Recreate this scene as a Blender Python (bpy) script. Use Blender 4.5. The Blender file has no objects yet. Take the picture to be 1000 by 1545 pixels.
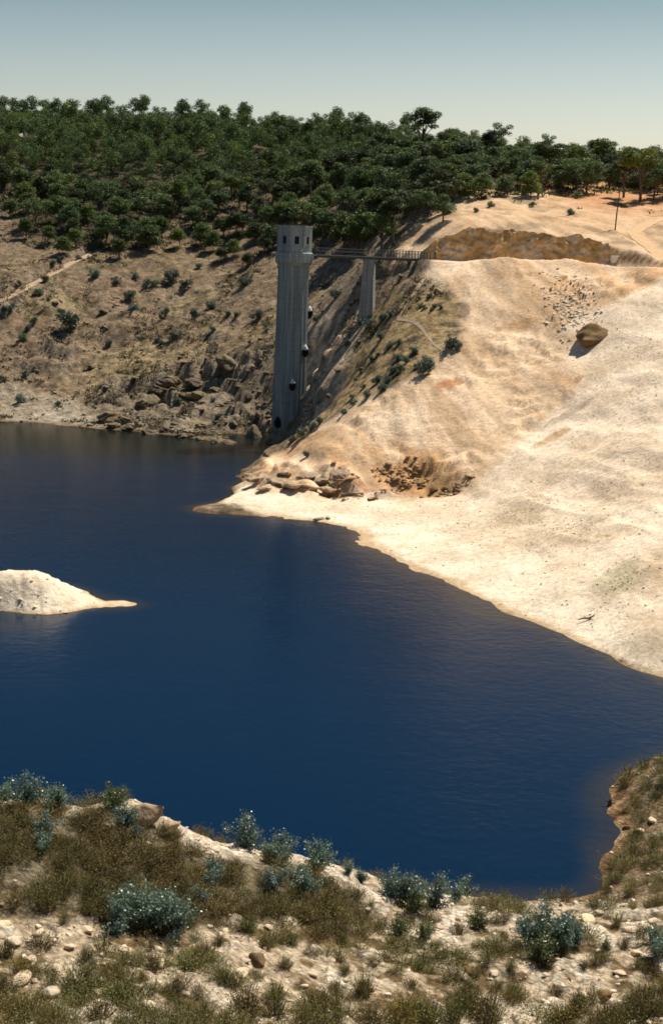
import bpy, math, random
import numpy as np
from mathutils import Matrix, Vector
random.seed(11); rng = np.random.default_rng(11)
S = bpy.context.scene
COL = S.collection
R = math.radians

# ------------------------------------------------------------------ camera
W0, H0 = 1000.0, 1545.0
FPX = 2146.0
EYE = np.array([0.0, 0.0, 33.0])
PITCH, ROLL = math.atan((772.5-384)/FPX), R(2.2)
Fv = np.array([0, math.cos(PITCH), -math.sin(PITCH)])
r0 = np.array([1.0, 0, 0]); u0 = np.array([0, math.sin(PITCH), math.cos(PITCH)])
Rv = r0*math.cos(ROLL)+u0*math.sin(ROLL)
Uv = u0*math.cos(ROLL)-r0*math.sin(ROLL)

def ray(px, py):
    return Fv*FPX + Rv*(px-W0/2) + Uv*(H0/2-py)
def at(px, py, Y):
    d = ray(px, py); return EYE + d*(Y/d[1])
def at_z(px, py, z=0.0):
    d = ray(px, py); return EYE + d*((z-EYE[2])/d[2])
def project(P):
    P = np.atleast_2d(P)-EYE
    f = P@Fv; f = np.where(f < 1e-3, 1e-3, f)
    return W0/2+FPX*(P@Rv)/f, H0/2-FPX*(P@Uv)/f

# ------------------------------------------------------------------ noise
def _h(ix, iy, seed):
    h = (ix.astype(np.int64)*374761393 + iy.astype(np.int64)*668265263 + seed*1442695041) & 0xffffffff
    h = ((h ^ (h >> 13))*1274126177) & 0xffffffff
    h = h ^ (h >> 16)
    return h/4294967295.0
def vnoise(x, y, seed=0):
    x = np.asarray(x, float); y = np.asarray(y, float)
    ix = np.floor(x); iy = np.floor(y); fx = x-ix; fy = y-iy
    fx = fx*fx*fx*(fx*(fx*6-15)+10); fy = fy*fy*fy*(fy*(fy*6-15)+10)
    a = _h(ix, iy, seed); b = _h(ix+1, iy, seed); c = _h(ix, iy+1, seed); d = _h(ix+1, iy+1, seed)
    return ((a*(1-fx)+b*fx)*(1-fy)+(c*(1-fx)+d*fx)*fy)*2-1
def fbm(x, y, scale, octv=4, seed=0, gain=0.5):
    s = 0; a = 1; n = 0
    for k in range(octv):
        c, q = math.cos(0.6*k+.3), math.sin(0.6*k+.3)
        X = (x*c-y*q)/scale*2**k; Y = (x*q+y*c)/scale*2**k
        s = s+a*vnoise(X, Y, seed+k*17); n += a; a *= gain
    return s/n
def ridged(x, y, scale, octv=4, seed=0):
    s = 0; a = 1; n = 0
    for k in range(octv):
        c, q = math.cos(0.7*k+.5), math.sin(0.7*k+.5)
        X = (x*c-y*q)/scale*2**k; Y = (x*q+y*c)/scale*2**k
        s = s+a*(1-2*np.abs(vnoise(X, Y, seed+k*13))); n += a; a *= .5
    return s/n
def sstep(a, b, x):
    t = np.clip((x-a)/(b-a), 0, 1); return t*t*(3-2*t)

# ------------------------------------------------------------------ terrain control points
vis = [  # far left hillside
 (0,560,290),(0,450,312),(0,380,338),(0,290,392),(0,218,480),
 (100,560,290),(100,450,316),(100,380,342),(100,290,395),(100,209,478),
 (200,570,286),(200,450,318),(200,370,350),(200,280,405),(200,206,475),
 (300,600,276),(300,500,302),(300,420,328),(300,330,370),(300,260,420),(300,212,470),
 (400,600,268),(400,500,292),(400,420,318),(400,340,362),(400,270,410),(400,226,455),
 (500,430,303),(500,380,325),(500,320,360),(500,260,405),(500,228,440),
 # gully behind the tower
 (470,630,234),(480,590,238),(490,540,248),(470,500,270),(520,470,266),(555,430,264),(545,400,282),
 # upper right
 (600,350,274),(600,300,312),(600,262,350),(600,236,385),
 (700,342,259),(700,310,288),(700,280,320),(700,258,345),(700,246,370),
 (800,346,257),(800,320,284),(800,292,315),(800,274,340),
 (900,362,255),(900,330,276),(900,304,305),(900,284,335),
 (1000,372,252),(1000,350,268),(1000,312,300),(1000,294,335),
 # in front of the bench
 (700,400,245),(850,407,237),(1000,425,221),
 (700,450,235),(800,450,230),(900,455,223),(1000,455,212),
 (720,520,219),(660,550,216),(800,550,213),(900,550,203),(1000,550,190),
 (640,620,205),(720,620,202),(560,640,204),(800,650,194),(900,650,181),(1000,650,170),
 (560,690,197),(700,700,188),(800,750,168),(900,750,160),(1000,750,150),
 (600,740,187),(690,745,181),(480,745,188),(400,742,188),(560,760,181),
 (700,800,165),(600,800,169),(800,850,146),(900,850,138),(1000,850,132),(1000,950,118),(900,920,128),
 # spur
 (640,420,243),(600,432,244),(600,402,258),(555,480,250),(566,478,249),(600,500,231),(650,480,230),(690,500,225),
 (485,635,231),(500,590,233),(512,545,241),(540,487,251),(525,500,251),(515,520,247),
 (550,540,231),(600,560,218),(520,595,224),(455,652,228),(500,650,209),(440,690,214),(400,715,205),
 # foreground
 (0,1545,43),(100,1545,43.5),(250,1545,44),(400,1545,46),(500,1545,47.5),(650,1545,49.5),(800,1545,51),(1000,1545,51),
 (0,1440,48),(150,1440,49),(350,1440,52),(500,1440,54),(700,1440,56.5),(850,1440,58),(1000,1440,57),
 (0,1340,53.5),(150,1330,55),(300,1350,57),(450,1380,58),(600,1390,61),(760,1400,61.5),(950,1390,63),
 (0,1205,61),(60,1212,62),(120,1224,62.5),(205,1212,63),(262,1250,63.5),(320,1275,64),(400,1290,65),(450,1302,65),(520,1318,65.5),(580,1340,66),(650,1352,67),
 (970,1330,71),(1000,1280,76),(1000,1200,83),(975,1215,83),
 # island
 (0,880,127),(60,868,128),(0,858,130),
]
shore_far = [(-260,620),(-120,628),(0,635),(60,637),(120,641),(150,646),(230,654),(300,662),(345,669),(400,667),(425,660)]
shore_spur = [(425,672),(402,690),(372,712),(352,735),(297,764),(310,773),(400,778),(490,789),(540,815),(600,846),(700,890),(790,932),(850,957),(920,988),(1000,1022),(1090,1060)]
shore_near = [(1090,1120),(1000,1142),(925,1180),(925,1228),(945,1252),(905,1300),(898,1352),(780,1362),(700,1352)]
isl = [(-200,915),(-60,922),(0,921),(60,927),(120,921),(160,915),(206,912),(150,903),(125,890)]
C = []
for p in vis: C.append(at(*p))
def w(px, py): 
    q = at_z(px, py); return q
def dens_(l):
    o = []
    for a, b in zip(l[:-1], l[1:]):
        k = max(1, int(math.dist(a, b)/45)); o += [(a[0]+(b[0]-a[0])*i/k, a[1]+(b[1]-a[1])*i/k) for i in range(k)]
    return o+[l[-1]]
shore_far, shore_spur, shore_near = dens_(shore_far), dens_(shore_spur), dens_(shore_near)
for p in shore_far+shore_spur+shore_near+isl: C.append(w(*p))
C = [list(c) for c in C]
SF = [w(*p) for p in shore_far]; SS = [w(*p) for p in shore_spur]; SN = [w(*p) for p in shore_near]
def offs(pts, sgn, dist, z):
    for a, b in zip(pts[:-1], pts[1:]):
        m = (a+b)/2; t = b-a; n = np.array([t[1], -t[0], 0]); n /= np.linalg.norm(n)+1e-9
        q = m+n*sgn*dist; C.append([q[0], q[1], z])
offs(SF[:-6], 1, 7, -1.5)         # lake lies on the near side (right of direction)
offs(SS[4:-2], 1, 6, -1.3)
offs(SN[1:], 1, 3.5, -1.1)
# hidden bed and surroundings (world metres)
for p in [(-60,240,-6),(-30,235,-6),(-12,232,-3.5),(-60,190,-8),(-25,195,-7),(-100,230,-6),(0,150,-5),(10,130,-4),(-60,150,-5),(-20,155,-8),(-5,110,-9),(-45,105,-7),
          (15,112,-4),(28,100,-2),(-20,85,-8),(-45,80,-6),(5,80,-5),(-12,240,-3),(-7.5,243,-1.5),(-80,125,2),(-45,127,2.0),(-60,105,-5),
          (-9,74,-3.5),(-16,75,-3.5),(-3,75,-3.5),(3,75,-3),(-25,76,-3.5),(-60,72,-3),(12,76,-2),
          (38,84,6),(60,80,14),(40,70,7),(45,105,1),(60,115,9),(80,110,20),(60,60,14),(34,62,4),
          (0,0,31.2),(0,8,27.5),(0,20,19),(0,35,10.6),(-30,0,31),(30,0,31),(-25,20,19),(25,20,19),(-30,36,11),(30,36,9),(-45,55,8),(-70,40,12),
          (-60,0,31),(60,0,31),(70,30,24),(-60,20,20),
          (75,150,22),(110,150,33),(70,190,27),(100,200,33),(120,240,36),(80,255,36),(110,290,45),(95,330,58),(150,330,62),
          (-150,290,12),(-200,290,18),(-150,340,38),(-160,400,58),(-160,480,80),(-250,400,70),(-260,520,90),(-150,250,-4),(-250,250,-2),(-260,180,-3),(-120,180,-5),
          (-300,120,10),(-260,80,20),(-150,90,-1),(-120,60,5),(-160,40,18),
          (-110,560,66),(-40,560,62),(40,540,52),(90,440,50),(150,430,52),(0,640,50),(-200,650,60),(200,600,45),(0,900,30),(-400,900,40),(400,900,30),(400,400,60),(-500,500,70),(500,200,50),(-500,100,40),(600,600,40),
          (300,0,50),(-300,-20,40),(0,-40,36),(200,60,45)]:
    C.append(list(p))
C = np.array(C, float)
CXY = C[:, :2]
def kern(d2): return np.sqrt(d2+2.0)
D2 = ((CXY[:, None]-CXY[None])**2).sum(-1)
n = len(C)
A = np.zeros((n+3, n+3)); A[:n, :n] = kern(D2)-0*np.eye(n)
A[:n, n] = 1; A[:n, n+1:] = CXY; A[n, :n] = 1; A[n+1:, :n] = CXY.T
A[:n, :n] += -0.04*np.eye(n)      # a little smoothing
WGT = np.linalg.solve(A, np.concatenate([C[:, 2], [0, 0, 0]]))
def base_h(x, y):
    x = np.asarray(x, float).ravel(); y = np.asarray(y, float).ravel(); out = np.empty(len(x))
    for i in range(0, len(x), 40000):
        X = x[i:i+40000]; Y = y[i:i+40000]
        d = (X[:, None]-CXY[None, :, 0])**2+(Y[:, None]-CXY[None, :, 1])**2
        out[i:i+40000] = kern(d)@WGT[:n]+WGT[n]+WGT[n+1]*X+WGT[n+2]*Y
    return out

# polylines in the world: roads and tracks
def dist_poly(x, y, pts):
    best = np.full(x.shape, 1e9); par = np.zeros(x.shape); L = 0
    for a, b in zip(pts[:-1], pts[1:]):
        ax, ay = a[0], a[1]; bx, by = b[0], b[1]
        l2 = (bx-ax)**2+(by-ay)**2
        t = np.clip(((x-ax)*(bx-ax)+(y-ay)*(by-ay))/l2, 0, 1)
        d = np.hypot(x-ax-t*(bx-ax), y-ay-t*(by-ay))
        z = a[2]+t*(b[2]-a[2])
        m = d < best; best = np.where(m, d, best); par = np.where(m, z, par)
    return best, par
BRIDGE_Z = 32.9
FX0, FX1 = float(at(638, 386, 254)[0]), float(at(942, 398, 246)[0])
rx_ = lambda px, Y: float(at(px, 386+(px-640)*.038, Y)[0])
ROAD = [(rx_(655,249.5),249.5,32.75),(rx_(690,250),250,32.6),(rx_(780,249.5),249.5,32.5),(rx_(870,246),246,32.4),(rx_(950,239),239,32.4),(66,226,32.4),(84,205,32.5),(105,170,33)]
def vline(lst): return [tuple(at(*p)) for p in lst]
TRACK_L = vline([(-60,478,303),(0,456,309),(60,424,322),(110,396,334),(160,374,347),(185,362,354)])
TRACK_R = vline([(1010,398,243),(985,378,252),(955,352,264),(975,338,274),(1010,327,284),(1100,318,300)])
SWITCH = vline([(640,420,245),(618,452,242),(600,478,240)])

def inpoly(x, y, poly):
    ins = np.zeros(x.shape, bool); m = len(poly)
    for i in range(m):
        x1, y1 = poly[i]; x2, y2 = poly[(i+1) % m]
        c = ((y1 > y) != (y2 > y)) & (x < (x2-x1)*(y-y1)/((y2-y1) if y2 != y1 else 1e-9)+x1)
        ins ^= c
    return ins
def sdpoly(x, y, poly):
    d = np.full(x.shape, 1e9); m = len(poly)
    for i in range(m):
        ax, ay = poly[i]; bx, by = poly[(i+1) % m]
        l2 = (bx-ax)**2+(by-ay)**2+1e-9
        t = np.clip(((x-ax)*(bx-ax)+(y-ay)*(by-ay))/l2, 0, 1)
        d = np.minimum(d, np.hypot(x-ax-t*(bx-ax), y-ay-t*(by-ay)))
    return np.where(inpoly(x, y, poly), -d, d)

def base_hit(px, py, fn=None, ymin=22, ymax=620):
    d = ray(px, py); Ys = np.geomspace(ymin, ymax, 500)
    P = EYE[None]+d[None]*(Ys/d[1])[:, None]
    h = (fn or base_h)(P[:, 0], P[:, 1])
    g = P[:, 2]-h; k = np.where(g < 0)[0]
    if len(k) == 0 or k[0] == 0: return None
    i = k[0]; t = g[i-1]/(g[i-1]-g[i]); Y = Ys[i-1]+t*(Ys[i]-Ys[i-1])
    return EYE+d*(Y/d[1])
def wpoly(lst):
    out = []
    for p in lst:
        if len(p) == 3: q = at(*p)
        else: q = base_hit(*p)
        if q is None: q = at_z(*p)
        out.append((q[0], q[1]))
    return out
# region outlines, carried to the ground
TAN = wpoly([(330,757),(372,722),(410,690),(470,652),(530,612),(590,585),(650,548),(700,500),(690,450),(640,415),(655,398),(620,400,258)])+[(10,262),(14,272),(22,300),(34,330),(60,345),(110,350),(180,330),(180,150),(60,120),(30,108)]
GRAVEL = wpoly([(270,785),(297,756),(345,742),(420,748),(520,757),(590,757),(650,752),(700,742),(740,700),(800,650),(862,600),(872,560),(855,500),(872,470),(930,470),(1000,420)])+[(110,215),(140,150),(100,100),(30,98)]
FG = [(-120,-60),(140,-60),(140,60),(46,92),(40,97),(22,96),(12,80),(-120,90)]
ISL = [(-90,105),(-90,150),(-5,150),(-5,118)]
ROCKY = wpoly([(130,600),(160,570),(230,560),(310,540),(400,530),(405,660),(350,672),(240,657),(140,650)])
GULLY = wpoly([(470,470),(540,490),(556,520),(530,590),(470,645),(462,560)])
PROMROCK = wpoly([(355,728),(400,702),(450,708),(520,706),(560,738),(600,748),(540,757),(440,746),(390,742)])
SLUMP = wpoly([(560,705),(620,690),(680,700),(712,725),(680,748),(600,748)])
DGREY = wpoly([(0,585),(110,600),(140,625),(150,645),(0,640)])
SPURSCRUB = wpoly([(410,690),(470,652),(530,612),(590,585),(650,548),(700,500),(690,450),(600,440),(555,482),(520,560),(460,655)])

def height(x, y):
    shp = np.shape(x); x = np.asarray(x, float).ravel(); y = np.asarray(y, float).ravel()
    z = base_h(x, y)
    fg = 1-sstep(88, 98, y)
    far = sstep(150, 175, y)
    tan = sstep(2, -3, sdpoly(x, y, TAN)+2*fbm(x, y, 9, 3, 5))*sstep(60, 130, y)
    isl_ = ((y > 105) & (y < 150) & (x < -5)).astype(float)
    hillm = far*(1-tan)
    rough = sstep(2, -4, sdpoly(x, y, ROCKY))+0.8*sstep(1, -3, sdpoly(x, y, PROMROCK))+0.3*sstep(1, -3, sdpoly(x, y, GULLY))
    shoreamp = sstep(-.5, 2.2, np.abs(z)) * .8 + .2
    sp_ = sstep(4, -4, sdpoly(x, y, SPURSCRUB))
    near_ = sstep(30, 60, np.hypot(x-0, y-262))*.55+.45
    z = z + hillm*shoreamp*near_*(1-.6*sp_)*(ridged(x, y, 26, 3, 3)*1.1+ridged(x+.4*y, y, 9, 5, 9)*1.0+ridged(x, y, 3.2, 2, 19)*.25)
    rk_ = sstep(2, -4, sdpoly(x, y, ROCKY))
    z = z + rough*(ridged(x, y, 7, 4, 21)*1.0+fbm(x, y, 2.2, 3, 4)*.35)*np.clip(shoreamp, .35, 1)
    # broken ledges: vertical little scarps
    per = 3.3+.0*z; ph = fbm(x, y, 14, 3, 55)*2.2+fbm(x, y, 4, 3, 56)*.8
    q_ = (z+ph*2.0)/per; fr = q_-np.floor(q_); zt_ = (np.floor(q_)+sstep(.22, .62, fr))*per-ph*2.0
    ts_ = 0*tan*sstep(4, 8, z)*sstep(33, 31, z)*sstep(-3, 3, sdpoly(x, y, GRAVEL))
    pm_ = sstep(1.5, -1.5, sdpoly(x, y, PROMROCK))*.8
    tw_ = np.clip(rk_*.8*sstep(-.35, .1, fbm(x, y, 6, 3, 59))+hillm*(1-sp_)*sstep(.1, .45, fbm(x, y, 11, 3, 57))*.8*sstep(335, 305, y)+ts_+pm_, 0, .92)*sstep(.2, 1.5, z)
    z = z*(1-tw_)+zt_*tw_
    # smooth cut and rills on the bare slope
    a = R(70); rx = x*math.cos(a)-y*math.sin(a); ry = x*math.sin(a)+y*math.cos(a)
    z = z + tan*sstep(0, 6, z)*(fbm(rx*.35, ry*1.3, 8, 4, 31)*.6+ridged(rx*.3, ry*1.6, 5, 5, 35)*.33)+tan*sstep(-.3, 1.5, z)*fbm(x, y, 2.2, 3, 8)*.10
    z = z + tan*sstep(1, -2, sdpoly(x, y, SLUMP))*(fbm(x, y, 3.2, 4, 77)*1.5-.6)
    z = z + isl_*(fbm(x, y, 5, 4, 12)*.55-.25+ridged(x, y, 2.5, 3, 14)*.2)*sstep(-.1, 1.4, z)
    # sharp little scarps on the bare slope and steps on the island
    for per2, msk, sd2 in ((1.5, tan*sstep(.1, .35, fbm(x, y, 8, 3, 58))*.6*sstep(3, 6, z)*sstep(33, 31.5, z)*sstep(-1, 4, sdpoly(x, y, GRAVEL)), 66), (.8, isl_*.3*sstep(-.2, .3, fbm(x, y, 4, 3, 68)), 67)):
        ph2 = fbm(x, y, 6, 5, sd2)*2.6; q2 = (z+ph2)/per2; f2_ = q2-np.floor(q2); m2 = msk*sstep(.15, .6, z)
        z = z*(1-m2)+((np.floor(q2)+sstep(.38, .58, f2_))*per2-ph2)*m2
    z = z+(tan+isl_)*sstep(1.5, .2, np.abs(z))*fbm(x, y, 1.6, 4, 69)*.16
    # foreground knolls and stones
    sa = sstep(-.3, 1.0, z)*.85+.15
    z = z + fg*sa*(fbm(x, y, 7, 3, 41)*.55+ridged(x, y, 2.4, 4, 43)*.26+fbm(x, y, .7, 3, 44)*.10+.16*sstep(.05, .2, fbm(x, y, 2.0, 4, 83)))
    # benches
    for pts, hw, bl in ((ROAD, 2.6, 2.4), (TRACK_L, 1.6, 1.6), (TRACK_R, 1.8, 2.0)):
        d, zr = dist_poly(x, y, pts)
        if pts is ROAD:
            bh = ((x > FX0) & (x < FX1) & (y > 246)).astype(float)*sstep(FX1, FX1-4, x)
            m = 1-sstep(hw+bh*2.2, hw+bh*2.2+bl-bh*.9, d)
        else: m = 1-sstep(hw, hw+bl, d)
        z = z*(1-m)+zr*m
    # rock face behind the bench road
    d, zr = dist_poly(x, y, ROAD)
    return z.reshape(shp)

def hit(px, py): return base_hit(px, py, height)

# ------------------------------------------------------------------ mesh helpers
def to_mesh(name, V, Fc, mats, smooth=False, cols=None, fcols=None, fmat=None):
    me = bpy.data.meshes.new(name)
    V = np.asarray(V, np.float32); Fc = np.asarray(Fc, np.int32)
    k = Fc.shape[1]
    me.vertices.add(len(V)); me.vertices.foreach_set('co', V.ravel())
    me.loops.add(Fc.size); me.loops.foreach_set('vertex_index', Fc.ravel())
    me.polygons.add(len(Fc)); me.polygons.foreach_set('loop_start', np.arange(0, Fc.size, k, dtype=np.int32))
    me.update(calc_edges=True)
    if smooth: me.polygons.foreach_set('use_smooth', np.ones(len(Fc), bool))
    for m in (mats if isinstance(mats, (list, tuple)) else [mats]): me.materials.append(m)
    if fmat is not None: me.polygons.foreach_set('material_index', np.asarray(fmat, np.int32))
    if cols is not None:
        ca = me.color_attributes.new('Col', 'FLOAT_COLOR', 'POINT')
        c = np.ones((len(V), 4), np.float32); c[:, :3] = cols; ca.data.foreach_set('color', c.ravel())
    me.validate(); me.update()
    return me
def link(name, me, parent=None, loc=None, **props):
    o = bpy.data.objects.new(name, me); COL.objects.link(o)
    if loc is not None: o.location = loc
    if parent is not None: o.parent = parent
    for k, v in props.items(): o[k] = v
    return o
def thing(name, label, cat, loc=(0, 0, 0), rz=0, group=None, sc=1):
    o = bpy.data.objects.new(name, None); COL.objects.link(o); o.location = loc
    o.rotation_euler = (0, 0, rz); o.scale = (sc, sc, sc) if not isinstance(sc, tuple) else sc
    o.empty_display_size = .3
    o['label'] = label; o['category'] = cat
    if group: o['group'] = group
    return o
def dup(root, loc, rz, sc=1, label=None, group=None):
    r = root.copy(); COL.objects.link(r); r.location = loc; r.rotation_euler = (0, 0, rz)
    r.scale = (sc, sc, sc) if not isinstance(sc, tuple) else sc
    if label: r['label'] = label
    if group: r['group'] = group
    for ch in list(root.children):
        c = ch.copy(); COL.objects.link(c); c.parent = r
    return r
class MB:
    """collects quads/tris (tris stored as quads is avoided: everything kept as polygons lists)"""
    def __init__(s): s.v = []; s.f = []
    def add(s, V, F):
        o = len(s.v); s.v += [tuple(p) for p in V]; s.f += [tuple(i+o for i in f) for f in F]
    def box(s, c, size, rz=0, M=None):
        cx, cy, cz = c; sx, sy, sz = [q/2 for q in size]; V = []
        for dz in (-sz, sz):
            for dx, dy in ((-sx, -sy), (sx, -sy), (sx, sy), (-sx, sy)):
                X = dx*math.cos(rz)-dy*math.sin(rz); Y = dx*math.sin(rz)+dy*math.cos(rz)
                V.append((cx+X, cy+Y, cz+dz))
        s.add(V, [(3,2,1,0),(4,5,6,7),(0,1,5,4),(1,2,6,5),(2,3,7,6),(3,0,4,7)])
    def ring(s, rings, cap=True):
        m = len(rings[0]); V = [p for r in rings for p in r]; F = []
        for i in range(len(rings)-1):
            for j in range(m):
                a = i*m+j; b = i*m+(j+1) % m; F.append((a, b, b+m, a+m))
        if cap: F.append(tuple(range(m-1, -1, -1))); F.append(tuple((len(rings)-1)*m+j for j in range(m)))
        s.add(V, F)
    def tube(s, pts, rad, m=6):
        pts = [Vector(p) for p in pts]; rings = []
        for i, p in enumerate(pts):
            t = (pts[min(i+1, len(pts)-1)]-pts[max(i-1, 0)]).normalized()
            a = t.orthogonal().normalized() if i == 0 else (a-t*a.dot(t)).normalized()
            b = t.cross(a); r = rad[i] if isinstance(rad, (list, tuple)) else rad
            rings.append([p+a*(r*math.cos(2*math.pi*j/m))+b*(r*math.sin(2*math.pi*j/m)) for j in range(m)])
        s.ring(rings)
    def mesh(s, name, mat, smooth=False, bevel=0):
        me = bpy.data.meshes.new(name); me.from_pydata([tuple(p) for p in s.v], [], s.f); me.update()
        me.materials.append(mat)
        if smooth:
            for p in me.polygons: p.use_smooth = True
        return me

# ------------------------------------------------------------------ materials
def nodes(name):
    m = bpy.data.materials.new(name); m.use_nodes = True; nt = m.node_tree
    b = nt.nodes['Principled BSDF']; return m, nt, b
def N(nt, t, **kw):
    n_ = nt.nodes.new(t)
    for k, v in kw.items(): setattr(n_, k, v)
    return n_
def L(nt, a, b): nt.links.new(a, b)
def mixrgb(nt, blend, fac, a, b):
    m = N(nt, 'ShaderNodeMix', data_type='RGBA', blend_type=blend)
    if isinstance(fac, (int, float)): m.inputs[0].default_value = fac
    else: L(nt, fac, m.inputs[0])
    for sck, v in ((m.inputs[6], a), (m.inputs[7], b)):
        if isinstance(v, tuple): sck.default_value = (*v, 1)
        else: L(nt, v, sck)
    return m.outputs[2]
def noise(nt, scale, detail=6, rough=.6, vec=None):
    t = N(nt, 'ShaderNodeTexNoise'); t.inputs['Scale'].default_value = scale
    t.inputs['Detail'].default_value = detail; t.inputs['Roughness'].default_value = rough
    if vec is None:
        tc = N(nt, 'ShaderNodeNewGeometry'); vec = tc.outputs['Position']
    L(nt, vec, t.inputs['Vector']); return t.outputs['Fac']
def ramp(nt, fac, stops):
    r = N(nt, 'ShaderNodeValToRGB'); L(nt, fac, r.inputs[0]); e = r.color_ramp.elements
    while len(e) < len(stops): e.new(.5)
    for k, (p, c) in enumerate(stops): e[k].position = p; e[k].color = (*c, 1)
    return r.outputs[0]
def g(v): return (v, v, v)

def ground_mat(name, s1, s2, bump, dist, stone=0, lo=.62, hi=1.28, crev=.72):
    m, nt, b = nodes(name)
    at_ = N(nt, 'ShaderNodeAttribute', attribute_name='Col')
    n1 = noise(nt, s1, 8, .7); n2 = noise(nt, s2, 6, .65)
    c = mixrgb(nt, 'MULTIPLY', 1.0, at_.outputs['Color'], ramp(nt, n1, [(.30, g(lo)), (.5, g(1.0)), (.70, g(hi))]))
    c = mixrgb(nt, 'MULTIPLY', 1.0, c, ramp(nt, n2, [(.3, (.80, .74, .67)), (.6, (1.12, 1.12, 1.12))]))
    hgt = n1
    if stone:
        geo = N(nt, 'ShaderNodeNewGeometry')
        v = N(nt, 'ShaderNodeTexVoronoi', feature='F1'); v.inputs['Scale'].default_value = stone
        nd = N(nt, 'ShaderNodeTexNoise'); nd.inputs['Scale'].default_value = stone*.6; L(nt, geo.outputs['Position'], nd.inputs['Vector'])
        vm = N(nt, 'ShaderNodeVectorMath', operation='MULTIPLY_ADD'); L(nt, nd.outputs['Color'], vm.inputs[0]); vm.inputs[1].default_value = (.5, .5, .5); L(nt, geo.outputs['Position'], vm.inputs[2]); L(nt, vm.outputs[0], v.inputs['Vector'])
        sc = ramp(nt, v.outputs['Distance'], [(.15, g(1.08)), (.75, g(crev))])
        c = mixrgb(nt, 'MULTIPLY', .8, c, sc)
        inv = N(nt, 'ShaderNodeMath', operation='MULTIPLY_ADD'); L(nt, v.outputs['Distance'], inv.inputs[0]); inv.inputs[1].default_value = -.8; L(nt, n1, inv.inputs[2]); hgt = inv.outputs[0]
    L(nt, c, b.inputs['Base Color']); b.inputs['Roughness'].default_value = .95
    b.inputs['Specular IOR Level'].default_value = .15
    bp = N(nt, 'ShaderNodeBump'); bp.inputs['Strength'].default_value = bump; bp.inputs['Distance'].default_value = dist
    L(nt, hgt, bp.inputs['Height']); L(nt, bp.outputs[0], b.inputs['Normal'])
    return m
M_HILL = ground_mat('hillside_soil', .75, .16, 1.0, .9, lo=.32, hi=1.65)
M_EMB = ground_mat('bare_slope_soil', 1.6, .14, .75, .3, lo=.66, hi=1.2)
M_FG = ground_mat('stony_ground', 2.6, .8, 1.0, .2, stone=3.2, lo=.5, hi=1.3, crev=.5)

def plain(name, col, rough=.85, var=.25, scale=3, bump=.3, dist=.03, randv=0, spec=.2, attr=False, transl=0):
    m, nt, b = nodes(name)
    n1 = noise(nt, scale, 6, .65)
    base = col
    if attr:
        a = N(nt, 'ShaderNodeAttribute', attribute_name='Col'); base = mixrgb(nt, 'MULTIPLY', 1, a.outputs['Color'], col)
    c = mixrgb(nt, 'MULTIPLY', 1, base, ramp(nt, n1, [(.3, g(1-var)), (.7, g(1+var))]))
    if randv:
        oi = N(nt, 'ShaderNodeObjectInfo'); c = mixrgb(nt, 'MULTIPLY', 1, c, ramp(nt, oi.outputs['Random'], [(0, (1-randv*.7, 1-randv, 1-randv)), (.5, (1.0, 1, 1)), (1, (1+randv*1.3, 1+randv, 1))]))
    L(nt, c, b.inputs['Base Color']); b.inputs['Roughness'].default_value = rough; b.inputs['Specular IOR Level'].default_value = spec
    if bump:
        bp = N(nt, 'ShaderNodeBump'); bp.inputs['Strength'].default_value = bump; bp.inputs['Distance'].default_value = dist
        L(nt, n1, bp.inputs['Height']); L(nt, bp.outputs[0], b.inputs['Normal'])
    if transl:
        tr = N(nt, 'ShaderNodeBsdfTranslucent'); L(nt, c, tr.inputs[0]); mx = N(nt, 'ShaderNodeMixShader'); mx.inputs[0].default_value = transl
        L(nt, b.outputs[0], mx.inputs[1]); L(nt, tr.outputs[0], mx.inputs[2]); L(nt, mx.outputs[0], nt.nodes['Material Output'].inputs[0])
    return m
M_LEAF = plain('gum_leaves', (1, 1, 1), .6, .2, .5, 0, randv=.42, attr=True, transl=.25, spec=.3)
M_SCRUB = plain('scrub_leaves', (1, 1, 1), .6, .2, 1, 0, randv=.25, attr=True, transl=.15, spec=.3)
M_SAP = plain('sapling_leaves', (1, 1, 1), .38, .15, 2, 0, randv=.12, attr=True, transl=.2, spec=.6)
M_HEATH = plain('heath_twigs', (1, 1, 1), .8, .25, 2, 0, randv=.3, attr=True, transl=.15)
M_BARK = plain('gum_bark', (.16, .125, .09), .9, .3, 4, .4, .03, randv=.2)
M_ROCKP = plain('pale_stone', (.60, .48, .34), .9, .25, 3, .6, .06, randv=.18)
M_ROCKB = plain('brown_stone', (.17, .105, .05), .9, .35, 1.2, .8, .15, randv=.2)
M_ROCKG = plain('grey_rock', (.155, .12, .08), .9, .4, 1.0, .8, .2, randv=.25)
M_ROAD = plain('graded_dirt', (.62, .45, .28), .95, .14, 1.2, .3, .05)
M_TRACK = plain('track_dirt', (.46, .33, .21), .95, .2, 1.2, .3, .05)
M_TRACKR = plain('ochre_dirt', (.62, .40, .22), .95, .14, 1.2, .3, .05)
M_STEEL = plain('painted_steel', (.075, .085, .09), .5, .2, 8, .1, .01, spec=.5)
M_DECK = plain('deck_concrete', (.50, .47, .42), .8, .15, 4, .2, .01)
M_WHITE = plain('white_painted_concrete', (.80, .78, .72), .7, .08, 5, .1, .01)
M_DARK = plain('dark_grating', (.02, .018, .016), .8, .3, 6, .2, .01)
M_WOOD = plain('weathered_wood', (.09, .07, .05), .9, .3, 5, .4, .02)
M_VOID = plain('dark_interior', (.012, .012, .012), .9, .2, 5, 0)

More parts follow.
